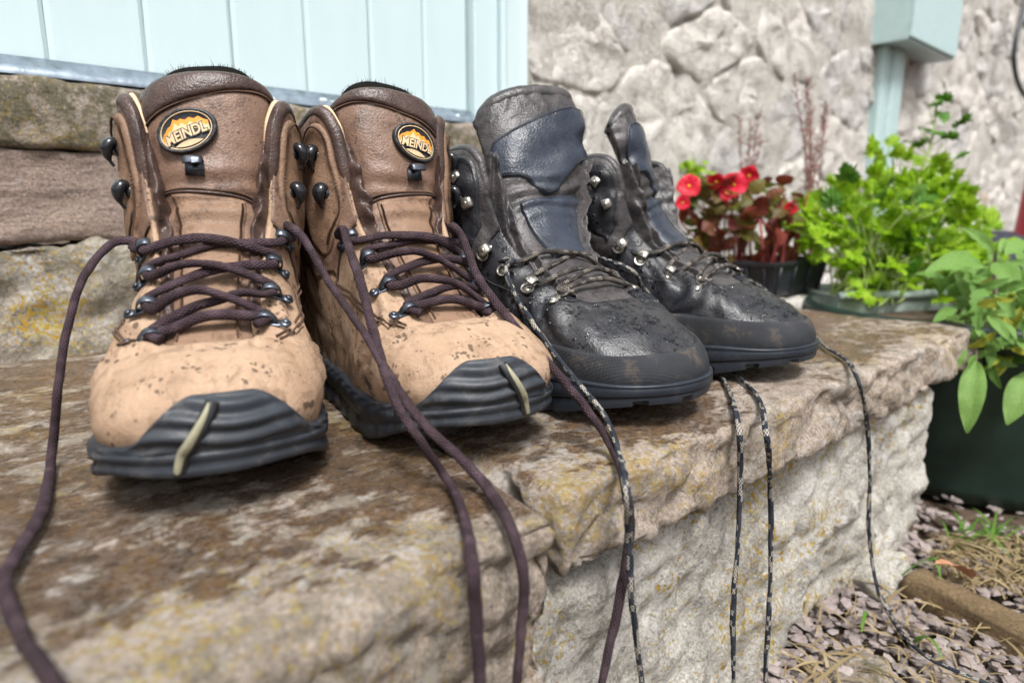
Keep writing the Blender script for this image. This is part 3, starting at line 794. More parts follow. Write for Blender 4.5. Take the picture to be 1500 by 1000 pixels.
def lacing(boot, eyes, mid_lift, r, tails, mat, bar=True, tilt=0.0, mat2=None):
    """eyes[side][i] = (p, d, l, n) of eyelets from the toe up; crossings, then the loose tails given in world points"""
    mb = MB()
    E = {k: [tuple(boot.mir(x) for x in e) for e in v] for k, v in eyes.items()}
    n_rows = len(E[-1])
    rn = random.Random(int(boot.loc[0] * 1e4))
    def through(e, h=0.0031):
        p, d, l, n = e; b = p + n * h + d * 0.0035
        return [b - l * 0.0065 + d * 0.0035, b - l * 0.001 - d * 0.0006, b + l * 0.0045 + d * 0.0015]
    if bar:
        a, b = E[-1][0], E[1][0]
        pa, pb = a[0] + a[3] * 0.0034 + a[1] * 0.0035, b[0] + b[3] * 0.0034 + b[1] * 0.0035
        up = nrm(a[3] + b[3])
        mb.tube(resample([pa - a[1] * 0.004, pa + a[1] * 0.006, (pa + pb) / 2 + up * mid_lift * 0.55, pb + b[1] * 0.006, pb - b[1] * 0.004], 0.0012), r * 0.97, 12)
    spans = []
    for start in (-1, 1):
        side = start; pts = through(E[side][0])
        for i in range(n_rows - 1):
            a, b = E[side][i], E[-side][i + 1]
            up = nrm(a[3] + b[3]); over = (start * (1 if i % 2 == 0 else -1)) > 0
            q0 = pts[-1]; nb = through(b); q1 = nb[0]
            lift = mid_lift * 0.62 + (2.1 * r if over else 0.0)
            for f in (0.3, 0.55, 0.78):
                w = math.sin(f * math.pi) ** 0.8
                pts.append(q0 * (1 - f) + q1 * f + up * lift * w + A(0, rn.uniform(-1, 1), rn.uniform(-1, 1)) * 0.0010)
            pts += nb; side = -side
        tail = tails.get(side * 1)
        if tail is not None:
            tl = boot.to_local(np.array(tail)) if len(tail) else []
            e = E[side][-1]
            pts[-1] = e[0] + e[3] * 0.005 - e[1] * 0.003 + e[2] * 0.004
            split = len(pts); pts += list(tl)
        q = resample(pts, 0.0016)
        f0 = len(mb.F) + (int(np.argmin(np.linalg.norm(q - pts[split - 1], axis=1))) * 12 if tail is not None else 10 ** 9)
        q = q + np.array([[nz(x, 90), nz(x, 90, 5), nz(x, 90, 9)] for x in q]) * 0.0005
        mb.tube(q, r * (1 + 0.07 * np.array([nz(x, 160, 3) for x in q])), 12, True, 0.76, None, 22.0); spans.append((f0, len(mb.F)))
    o = make('shoelace', mb.V, mb.F, mat, boot.e, True, mb.UV)
    if mat2 is not None:
        o.data.materials.append(mat2); idx = np.zeros(len(o.data.polygons), dtype=np.int32)
        for a_, b_ in spans: idx[a_:b_] = 1
        o.data.polygons.foreach_set('material_index', idx)
    return o

def tail_points(spec, d0=None):
    """spec entries: (px, py, mode, value); 'd' = distance along the view axis, 'z'/'y' = lies on that plane, None = in between"""
    P = [None] * len(spec); D = [None] * len(spec)
    for i, (x, y, mode, v) in enumerate(spec):
        if mode == 'z': P[i] = at_z(x, y, v)
        elif mode == 'y': P[i] = at_y(x, y, v)
        elif mode == 'd': P[i] = at_d(x, y, v)
        if P[i] is not None: D[i] = depth_of(P[i])
    known = [i for i in range(len(spec)) if D[i] is not None]
    for i in range(len(spec)):
        if D[i] is None:
            D[i] = float(np.interp(i, known, [D[k] for k in known])); P[i] = at_d(spec[i][0], spec[i][1], D[i])
    return P

# ---------------- brown boots
BR = [
 ((0, -.124, .036), (0, -.012, .018), (0, -.032, .001), (0, -.070, .0705)),
 ((.022, -.119, .035), (.004, -.011, .019), (.006, -.030, .001), (.010, -.070, .0705)),
 ((.041, -.103, .032), (.010, -.008, .020), (.014, -.022, 0), (.019, -.067, .070)),
 ((.050, -.080, .028), (.010, -.002, .023), (.020, -.008, -.002), (.0230, -.060, .0735)),
 ((.051, -.050, .025), (.008, 0, .027), (.020, 0, -.006), (.0250, -.042, .0865)),
 ((.048, -.020, .024), (.003, 0, .032), (.019, .006, -.014), (.027, -.020, .1045)),
 ((.043, .012, .024), (.003, 0, .036), (.018, .012, -.022), (.0305, .000, .1235)),
 ((.041, .035, .024), (.002, 0, .040), (.020, .015, -.026), (.033, .008, .143)),
 ((.039, .055, .024), (.002, 0, .045), (.024, .020, -.024), (.035, .013, .165)),
 ((.038, .075, .024), (.002, 0, .050), (.022, .022, -.022), (.038, .018, .186)),
 ((.037, .095, .024), (.002, 0, .050), (.014, .018, -.030), (.045, .031, .198)),
 ((.036, .115, .024), (.003, .002, .050), (.008, .004, -.050), (.049, .070, .182)),
 ((.033, .140, .024), (.003, .006, .050), (.003, .003, -.050), (.041, .108, .172)),
 ((.022, .156, .024), (.002, .010, .050), (0, .006, -.050), (.025, .131, .168)),
 ((0, .163, .024), (0, .013, .050), (0, .010, -.050), (0, .140, .168)),
]
BT = [(-.078, .064, .023, .003), (-.051, .081, .020, .004), (-.029, .099, .021, .005), (-.010, .119, .023, .007), (.000, .138, .026, .010),
      (.004, .155, .030, .014), (.007, .175, .034, .018), (.012, .195, .037, .022), (.019, .213, .037, .024)]

def brown_boot(name, label, loc, rot, mx, tails, tongue_tilt, lean, seed):
    b = Boot(name, label, 'pair of brown hiking boots', loc, rot, mx)
    L = Last(BR, mx)
    def disp(p, S, T):
        out = np.zeros(S.shape)
        for i in np.ndindex(S.shape):
            q = p[i]; e = 0.0011 * fbm((q[0] + seed, q[1], q[2]), 28, 4) + 0.0004 * fbm((q[0], q[1] + seed, q[2]), 110, 2)
            fl = math.exp(-((q[1] + 0.055) / 0.022) ** 2) * (0.25 < T[i] < 0.95)
            e += 0.0026 * fl * math.sin(q[1] * 420 + 9 * nz(q, 22) + 30 * abs(q[0])) + 0.0020 * fbm((q[0] * 0.7, q[1] * 2.0 + seed, q[2]), 16, 3)
            if abs(S[i]) > 0.48: e += 0.0012 * fbm((q[0] * 1.2, q[1] * 1.2 + seed, q[2] * 2), 30, 3)
            out[i] = e * min(1.0, (1 - T[i]) * 8 + 0.15)
        return out
    L.disp = disp
    s = np.concatenate([np.linspace(-1, -0.12, 80), np.linspace(-0.11, 0.11, 25), np.linspace(0.12, 1, 80)])
    S, T = np.meshgrid(s, np.linspace(0, 1, 46), indexing='ij')
    P, N = L.PN(S, T)
    upper = b.shell('upper', P, N, 0.0035, M['tan'])
    # ---- dark ankle panel, hook flaps and collar roll
    mbst = MB()
    for sd in (-1, 1):
        q = np.linspace(0, 1, 40)
        ss = (6.25 + q * 7.75) / 14; lo = 0.60 - 0.20 * smooth(0, 0.25, q); hi = np.full(40, 0.995)
        w = np.linspace(0, 1, 22)
        Sg = np.repeat(ss[:, None], 22, 1) * sd; Tg = lo[:, None] * (1 - w) + hi[:, None] * w
        if sd < 0: Sg, Tg = Sg[::-1], Tg[::-1]
        ank = b.patch('ankle_panel', L, Sg, Tg, 0.0012, M['brown'], upper)
        q = np.linspace(0, 1, 26)
        ss = (6.75 + 3.2 * (0.5 - 0.5 * np.cos(q * math.pi))) / 14; ee = np.sqrt(np.clip(1 - np.abs(2 * (ss * 14 - 6.75) / 3.2 - 1) ** 5, 0, 1)); hi = 0.80 + 0.150 * ee; lo = 0.80 - 0.22 * ee
        Sg = np.repeat(ss[:, None], 16, 1) * sd; w = np.linspace(0, 1, 16); Tg = lo[:, None] * (1 - w) + hi[:, None] * w
        if sd < 0: Sg, Tg = Sg[::-1], Tg[::-1]
        b.patch('hook_panel', L, Sg, Tg, 0.0026, M['flap'], upper, puff=0.0012)
        pp, nn = along(L, [(sd * x / 14, t) for x, t in ((6.92, .70), (6.92, .86), (7.2, .925), (8.4, .932), (9.3, .925), (9.75, .87), (9.78, .70))], 70, 0.0044)
        b.stitches(pp, nn, None, mb=mbst)
        # rolled collar and pale edge
        se = sd * np.linspace(7.0, 13.6, 60) / 14; pe, ne = L.PN(se, np.full(60, 0.985), 0.0)
        kk = np.linspace(0, 1, 60); rad = 0.0008 + 0.0037 * smooth(0, 0.14, kk) * (1 - 0.5 * smooth(0.9, 1, kk))
        V, F, uv = sweep(pe - ne * 0.002, rad, 10)
        b.mesh('collar_roll', V, F, M['dark_brown'], upper)
        se = sd * np.linspace(8.3, 10.9, 40) / 14; pe, ne = L.PN(se, np.full(40, 1.0), 0.0)
        V, F, uv = sweep(pe - ne * 0.0052 + A(0, 0, 0.0026), 0.0017, 8)
        b.mesh('edge_piping', V, F, M['cream'], upper)
        # eyelet panel stitching on the vamp
        for o_ in (0.0, 0.035):
            pp, nn = along(L, [(sd * x / 14, t - o_) for x, t in ((2.9, .84), (3.2, .76), (3.7, .69), (4.6, .64), (5.6, .60), (6.3, .56))], 80, 0.0006)
            b.stitches(pp, nn, None, mb=mbst)
        pp, nn = along(L, [(sd * x / 14, t) for x, t in ((6.2, .98), (6.22, .85), (6.2, .7), (6.15, .56))], 50, 0.0006)
        b.stitches(pp, nn, None, mb=mbst)
    b.mesh('stitching', mbst.V, mbst.F, M['thread'], upper)
    # ---- rubber rand with moulded toe bumper and outsole
    sv = np.concatenate([np.linspace(-1, -0.20, 110), np.linspace(-0.197, 0.197, 130), np.linspace(0.20, 1, 110)])
    tr = 0.03 + 0.035 * np.exp(-((np.abs(sv) - 0.99) / 0.15) ** 2) + 0.36 * (1 - smooth(0.035, 0.130, np.abs(sv - 0.032)))
    base = L.raw(sv, np.zeros_like(sv)); hn = nrm((base - A(0, 0.0, 0)) * A(1, 1, 0) - A(0, 0.01, 0))
    tg = np.gradient(base, axis=0); hn = nrm(np.stack([tg[:, 1], -tg[:, 0], 0 * tg[:, 0]], -1))
    spring = 0.0225 * smooth(-0.04, -0.120, base[:, 1])
    rowsP = []; Q = []
    zb = spring; zt = base[:, 2]
    toe_w = np.exp(-(sv / 0.13) ** 4)
    for k, (f, o) in enumerate([(0.0, -.003), (0.015, .0022), (0.08, .0034), (0.3, .0036), (0.5, .0020), (0.62, .0038), (0.88, .0042)]):
        lug = np.where((np.sin(sv * 2 * math.pi * 17) > 0.55) & (np.abs(sv) > 0.16), 0.0014, 0.0) * (1 - smooth(0.3, 0.6, f))
        p = base * A(1, 1, 0) + hn * (o - lug)[:, None] if not np.isscalar(o - lug) else base
        p = p.copy(); p[:, 2] = zb * (1 - f) + zt * f; rowsP.append(p); Q.append(np.full(len(sv), 0.33 * f))
    for f in np.linspace(0.0, 1.0, 26):
        p, n_ = L.PN(sv, tr * f, 0.0042 - 0.0014 * f, disp=False)
        qv = 0.33 + 0.67 * f
        ph = (p[:, 2] - zb) / 0.0078 + 26 * sv ** 2 + 0.25 * np.sin(sv * 35)
        ridge = 0.0013 * np.sin(ph * 2 * math.pi) * toe_w * smooth(0.02, 0.10, tr) * (1 - smooth(0.90, 1.0, f)) * smooth(0.0, 0.15, f)
        side = 0.0005 * np.sin(sv * 2 * math.pi * 26 + qv * 5) * (1 - toe_w)
        p = p + n_ * (ridge + side)[:, None]; rowsP.append(p); Q.append(np.full(len(sv), qv))
    p, n_ = L.PN(sv, tr * 1.0 + 0.004, -0.0012, disp=False); rowsP.append(p)
    P = np.stack(rowsP, 1)
    n, m = P.shape[:2]
    F = grid_faces(n, m) + [tuple(i * m for i in range(n))[::-1]]
    rand = b.mesh('rubber_sole', P.reshape(-1, 3), F, M['rubber'])
    # pale dash set in a groove on the bumper
    dq = [(0.016, .80), (0.010, .62), (0.000, .40), (-0.012, .18), (-0.022, 0.0)]
    dp = [L.PN(a_, float(np.interp(a_, sv, tr)) * f_, 0.0048, disp=False)[0].reshape(3) for a_, f_ in dq]
    dash = np.array(dp + [dp[-1] + A(-0.0025, 0.001, -0.008)])
    path = resample(dash + A(0, -0.0012, 0.0003), 0.001); k = np.linspace(0, 1, len(path))
    V, F, uv = sweep(path + A(0, .0002, 0), 0.0006 + 0.0015 * np.sin(np.clip(k * 0.95 + 0.04, 0, 1) * math.pi * 0.80), 8, True, 0.6, up=(0, -1, 0.3))
    b.mesh('toe_mark', V, F, M['mark'], rand)
    V, F, uv = sweep(path + A(0.0012, 0.0016, 0.0003), 0.0029 * np.ones(len(path)), 8, True, 0.5, up=(0, -1, 0.3))
    b.mesh('toe_groove', V, F, M['badge_black'], rand)
    # ---- tongue
    def wr(p, u, v):
        out = np.zeros(u.shape)
        for i in np.ndindex(u.shape):
            q = p[i]; e = 0.0012 * fbm((q[0] + seed * 2, q[1], q[2]), 26, 4)
            e += 0.0020 * math.exp(-((v[i] - 0.63) / 0.05) ** 2) * math.cos(q[0] * 60) + 0.0014 * math.sin(v[i] * 70 + 3 * nz(q, 25)) * math.exp(-((v[i] - 0.5) / 0.12) ** 2)
            out[i] = e
        return out
    Tg = Tongue(BT, 0.05, 0.0, lean, tongue_tilt, wr)
    U, Vv = np.meshgrid(np.linspace(-1, 1, 41), np.linspace(0, 1, 70), indexing='ij')
    P, N = Tg.PN(U, Vv)
    th = 0.004 + 0.005 * smooth(0.5, 0.9, Vv) * (1 - np.abs(U) ** 6)
    tongue = b.shell('tongue', P, N, th, M['brown'])
    # dark padded top roll, seams and stitching
    uu = np.linspace(-0.97, 0.97, 36); w = np.linspace(0, 1, 12)
    lo = 0.905 + 0.070 * uu
    Ug = np.repeat(uu[:, None], 12, 1); Vg = lo[:, None] * (1 - w) + 0.995 * w
    b.patch('top_roll', Tg, Ug, Vg, 0.0012, M['dark_brown'], tongue, puff=0.0018)
    u3 = np.linspace(-0.60, 0.60, 24); Ug = np.repeat(u3[:, None], 40, 1); w3 = np.linspace(0, 1, 40); Vg = 0.03 * (1 - w3)[None, :] + (0.535 - 0.035 * u3)[:, None] * w3[None, :]
    b.patch('tongue_front', Tg, Ug, Vg, 0.0012, M['flap'], tongue, puff=0.0008)
    mbs = MB()
    pp, nn = Tg.PN(uu, lo - 0.008, 0.0004); b.stitches(pp, nn, None, mb=mbs)
    vv = np.linspace(0.50, 0.97, 50)
    for sd in (-1, 1):
        pp, nn = Tg.PN(np.full(50, 0.90 * sd), vv, 0.0004); b.stitches(pp, nn, None, mb=mbs)
        pp, nn = Tg.PN(np.full(50, 0.52 * sd), np.linspace(0.05, 0.50, 50), 0.0022); b.stitches(pp, nn, None, mb=mbs)
    uu2 = np.linspace(-0.9, 0.9, 40); sv2 = 0.545 - 0.035 * uu2
    pp, nn = Tg.PN(uu2, sv2, 0.0006)
    V, F, uv = sweep(pp, 0.0009, 6); b.mesh('seam', V, F, M['dark_brown'], tongue)
    pp, nn = Tg.PN(uu2, sv2 + 0.012, 0.0004); b.stitches(pp, nn, None, mb=mbs)
    b.mesh('stitching', mbs.V, mbs.F, M['thread'], tongue)
    # fleece lining standing behind the tongue top
    U, Vv = np.meshgrid(np.linspace(-0.99, 0.99, 40), np.linspace(0.55, 1.055, 20), indexing='ij')
    P, N = Tg.PN(U, Vv, -0.0085)
    lin = b.shell('tongue_lining', P, N, 0.006 + 0 * U, M['fuzz'], tongue)
    mbf = MB(); rr = random.Random(int(seed * 10))
    for k in range(420):
        u = rr.uniform(-0.98, 0.98); p, n_ = Tg.PN(u, 1.050, -rr.uniform(0.007, 0.014)); p = p.reshape(3)
        ln = rr.uniform(0.0010, 0.0028) if rr.random() < 0.97 else 0.006
        dvec = A(rr.uniform(-.6, .6), rr.uniform(-.7, .5), 1) * ln; a = A(rr.uniform(-1, 1), rr.uniform(-1, 1), 0) * 0.00022
        mbf.add([p - a, p + a, p + dvec], [(0, 1, 2)])
    b.mesh('fleece_hairs', mbf.V, mbf.F, M['fuzz'], lin)['kind'] = 'stuff'
    # ---- badge on the outer half of the tongue (not mirrored, so the word reads)
    uc, vc = (-0.22, 0.775); k_u, k_v = 0.80 / 0.0465, 0.80 / 0.165
    ang0 = math.radians(12) * (1 if mx > 0 else -1)
    def badge_pt(x, y, h):        # x right, y up in metres on the badge as the viewer reads it
        x, y = np.asarray(x, float), np.asarray(y, float)
        xr = x * math.cos(ang0) - y * math.sin(ang0); yr = x * math.sin(ang0) + y * math.cos(ang0)
        u = uc + xr * mx * k_u; v = vc + yr * k_v
        p = Tg.raw(u, v); hh = 2e-3
        n_ = nrm(np.cross(Tg.raw(u + hh, v) - Tg.raw(u - hh, v), Tg.raw(u, v + hh) - Tg.raw(u, v - hh)))
        return b.mir(p + n_ * (np.asarray(h, float) * np.ones(np.shape(x)) + 0.0022)[..., None])
    a_, b_ = 0.0215, 0.0155
    th_ = np.linspace(0, 2 * math.pi, 73)[:-1]
    Pp = []
    for r_, h_ in ((1.0, -0.003), (1.0, 0.0004), (0.96, 0.0013), (0.88, 0.0013), (0.84, 0.0006), (0.4, 0.0006), (0.0, 0.0006)):
        bumpy = 0.0004 * (np.sin(th_ * 36) > 0) if r_ in (0.96, 0.88) else 0
        Pp.append(badge_pt(a_ * r_ * np.cos(th_), b_ * r_ * np.sin(th_), h_ + bumpy))
    Pp = np.stack(Pp, 1)
    badge = make('badge', Pp.reshape(-1, 3), [f for f in grid_faces(72, 7, True)], M['badge_black'], tongue)
    def flat(name, poly, h, mat, par):
        x, y = np.array(poly).T; V = list(badge_pt(x, y, h)); n_ = len(V)
        return make(name, V, [tuple(range(n_))], mat, par, False)
    def inside(x, y, k=0.80):   # clip to the inner ellipse
        q = math.hypot(x / (a_ * k), y / (b_ * k)); return (x, y) if q <= 1 else (x / q, y / q)
    mt = [(-.0172, -.001), (-.0150, .0020), (-.0128, .0035), (-.0105, .0055), (-.0082, .0060), (-.0052, .0098), (-.0028, .0078), (-.0006, .0086), (.0022, .0068), (.0050, .0080), (.0078, .0062), (.0108, .0072), (.0138, .0042), (.0160, .0030)]
    for i in range(len(mt) - 1):      # orange sky strip over the pale ridge, as narrow quads
        (x0, y0), (x1, y1) = mt[i], mt[i + 1]
        flat('orange_print', [inside(x0, y0 - .0045), inside(x1, y1 - .0045), inside(x1, y1), inside(x0, y0)], 0.0009, M['orange'], badge)
        flat('beige_print', [inside(x0, min(y0 - .0072, -.0002)), inside(x1, min(y1 - .0072, .0002)), inside(x1, y1 - .0030 - .0012 * (i % 2)), inside(x0, y0 - .0042 + .0012 * (i % 2))], 0.0011, M['beige'], badge)
    lens = [(-.0100 + .020 * i / 10, -.0092 + .0022 * math.sin(math.pi * i / 10)) for i in range(11)] + [(.0100 - .020 * i / 10, -.0094 - .0018 * math.sin(math.pi * i / 10)) for i in range(1, 10)]
    flat('beige_print', lens, 0.0010, M['beige'], badge)
    mbr = MB(); el = badge_pt(a_ * 0.82 * np.cos(np.linspace(0, 2 * math.pi, 73)), b_ * 0.82 * np.sin(np.linspace(0, 2 * math.pi, 73)), 0.0009)
    mbr.tube(el, 0.00035, 5, False); make('beige_ring', mbr.V, mbr.F, M['beige'], badge)
    cu = bpy.data.curves.new('badge_text', 'FONT'); cu.body = 'MEINDL'; cu.size = 0.0088; cu.align_x = 'CENTER'; cu.align_y = 'CENTER'; cu.space_character = 0.98
    def text_mesh(offset, h, mat, nm):
        cu.offset = offset; to = bpy.data.objects.new('tmp', cu); COL.objects.link(to)
        dg = bpy.context.evaluated_depsgraph_get(); tm = to.evaluated_get(dg).to_mesh()
        vs = np.array([v.co[:] for v in tm.vertices]); fs = [tuple(p.vertices) for p in tm.polygons]
        bpy.data.objects.remove(to)
        make(nm, badge_pt(vs[:, 0] * 0.93 - 0.0002, vs[:, 1] * 1.12 - 0.0026 + vs[:, 0] * 0.10, h), fs, mat, badge, False)
    text_mesh(0.00085, 0.0014, M['badge_black'], 'lettering_outline')
    text_mesh(0.00022, 0.0017, M['beige'], 'lettering')
    # small lace keeper under the badge
    p, n_ = Tg.PN(-0.16, 0.65); p = p.reshape(3); n_ = n_.reshape(3); tx = nrm(np.cross(A(0, 0, 1), -n_)); ty = np.cross(n_, tx)
    if ty[2] < 0: ty = -ty
    kb = MB(); R = np.stack([tx, ty, n_], 1)
    kb.box(p + n_ * 0.0012 - ty * 0.001, (0.010, 0.008, 0.0016), R)
    kb.tube(resample([p + ty * .002 + n_ * .001, p + ty * .0045 + n_ * .004, p + ty * .004 + n_ * .0068, p + ty * .0005 + n_ * .0078], 0.0007), 0.0052, 10, True, 0.2, up=ty)
    b.mesh('lace_keeper', kb.V, kb.F, M['gunmetal'], tongue)
    # ---- soft gusset folds between tongue and flaps
    for sd in (-1, 1):
        k = np.linspace(0, 1, 56); w = np.linspace(0, 1, 26)
        sE = sd * (3.6 + k * 5.0) / 14; E_, _ = L.PN(sE, np.full(56, 0.985), -0.003)
        vT = np.interp(E_[:, 2], Tg.raw(np.full(60, 0.8 * sd), np.linspace(0, 1, 60))[:, 2], np.linspace(0, 1, 60))
        G, _ = Tg.PN(np.full(56, 0.80 * sd), vT, -0.001)
        fwd = A(-0.10 * sd, -1, 0.30); fwd /= np.linalg.norm(fwd)
        bul = (0.004 + 0.007 * smooth(0.4, 0.7, k)) * (1 - 0.9 * smooth(0.80, 1.0, k))
        P = E_[:, None] * (1 - w)[None, :, None] + G[:, None] * w[None, :, None]
        for i in range(56):
            for j in range(26):
                q = P[i, j]; c_ = math.sin(math.pi * w[j]) ** 0.7
                e = bul[i] * c_ + c_ * (0.0060 * fbm((q[0] + seed, q[1], q[2] * 1.8), 55, 4) + 0.0032 * math.sin(k[i] * 26 + 7 * nz(q, 30) + w[j] * 4 * sd) * math.exp(-((k[i] - 0.55) / 0.22) ** 2))
                P[i, j] = q + fwd * e
        if sd > 0: P = P[:, ::-1]
        P = np.swapaxes(P, 0, 1)
        if sd < 0: pass
        b.grid('gusset', P, M['dark_brown'], tongue)
    # ---- metal
    eyes = {-1: [], 1: []}
    for sd in (-1, 1):
        for x, t in ((3.15, .90), (4.15, .895), (5.1, .89), (6.0, .875)):
            o, p, d_, l_, n_ = loop_hook(b, L, sd * (x - (0.18 if sd < 0 else -0.08)) / 14, t, M['gunmetal']); eyes[sd].append((p, d_, l_, n_))
        for x, t in ((7.8, .83), (8.95, .83)): bulb_hook(b, L, sd * x / 14, t, M['black_hook'])
    if mx < 0: eyes = {-1: eyes[1], 1: eyes[-1]}
    lacing(b, eyes, 0.011, 0.0028, tails, M['purple_lace'])
    return b

POSE_A = ((0.1249, 0.4023, 0.0), -0.399)
POSE_B = ((0.2400, 0.3795, 0.0), -0.12)
tA = {-1: tail_points([(192, 352, 'd', .372), (160, 360, 'd', .37), (122, 408, 'd', .36), (97, 490, 'd', .35), (84, 580, 'd', .345), (75, 672, 'z', .006), (62, 745, 'z', .0035), (22, 815, 'z', .0035), (6, 858, 'z', .003), (32, 930, 'z', .003), (70, 985, 'y', .186), (110, 1060, 'y', .182), (140, 1200, 'y', .182)]),
       1: tail_points([(420, 330, 'd', .395), (445, 350, 'd', .39), (480, 410, 'd', .372), (535, 490, 'd', .346), (580, 565, 'd', .326), (622, 622, 'd', .318), (672, 668, 'd', .322), (712, 712, 'z', .004), (745, 765, 'z', .002), (764, 830, 'y', .184), (766, 890, 'y', .182), (757, 1000, 'y', .180), (747, 1120, 'y', .18)])}
tB = {-1: tail_points([(503, 335, 'd', .405), (512, 365, 'd', .395), (530, 420, 'd', .372), (548, 490, 'd', .347), (574, 575, 'd', .322), (612, 640, 'd', .313), (655, 702, 'z', .004), (678, 752, 'z', .002), (692, 825, 'y', .184), (697, 900, 'y', .182), (702, 1000, 'y', .180), (704, 1120, 'y', .18)]),
       1: tail_points([(662, 330, 'd', .425), (680, 352, 'd', .425), (700, 405, 'd', .415), (752, 475, 'd', .395), (810, 540, 'd', .378), (862, 602, 'd', .370), (898, 660, 'z', .004), (918, 722, 'z', .001), (922, 790, 'y', .196), (905, 890, 'y', .196), (882, 1000, 'y', .192), (865, 1100, 'y', .19)])}
brown_boot('hiking_boot', 'brown leather hiking boot nearest the left edge, badge facing forward', POSE_A[0], POSE_A[1], 1, tA, 0.03, 0.0, 1.3)
brown_boot('hiking_boot', 'brown leather hiking boot beside the black pair, badge turned to the right', POSE_B[0], POSE_B[1], -1, tB, 0.03, -0.005, 4.7)

# ---------------- black boots
KR = [
 ((0, -.137, .029), (0, -.006, .015), (0, -.030, -.008), (0, -.076, .0735)),
 ((.024, -.131, .0285), (.002, -.006, .015), (.006, -.028, -.008), (.011, -.076, .0735)),
 ((.043, -.114, .028), (.004, -.004, .015), (.014, -.022, -.007), (.022, -.072, .073)),
 ((.052, -.088, .028), (.005, 0, .024), (.022, -.010, 0), (.028, -.061, .076)),
 ((.053, -.055, .026), (.004, 0, .028), (.022, 0, -.004), (.031, -.040, .084)),
 ((.050, -.022, .025), (.003, 0, .034), (.021, .004, -.010), (.034, -.017, .098)),
 ((.045, .012, .025), (.003, 0, .038), (.019, .012, -.018), (.039, .000, .115)),
 ((.042, .035, .025), (.002, 0, .040), (.020, .016, -.024), (.043, .008, .136)),
 ((.040, .055, .025), (.002, 0, .045), (.020, .020, -.022), (.047, .012, .156)),
 ((.039, .075, .025), (.002, 0, .050), (.016, .022, -.020), (.049, .018, .172)),
 ((.038, .095, .025), (.002, 0, .050), (.010, .016, -.030), (.050, .034, .180)),
 ((.037, .115, .025), (.003, .002, .050), (.006, .004, -.050), (.050, .072, .176)),
 ((.034, .142, .025), (.003, .006, .050), (.003, .003, -.050), (.042, .110, .170)),
 ((.023, .158, .025), (.002, .010, .050), (0, .006, -.050), (.026, .133, .168)),
 ((0, .165, .025), (0, .013, .050), (0, .010, -.050), (0, .142, .168)),
]
KT = [(-.086, .066, .027, .003), (-.055, .083, .027, .005), (-.028, .100, .028, .007), (-.008, .118, .033, .010), (.002, .138, .038, .014),
      (.008, .160, .044, .018), (.014, .184, .049, .022), (.022, .207, .051, .025), (.032, .228, .050, .027)]

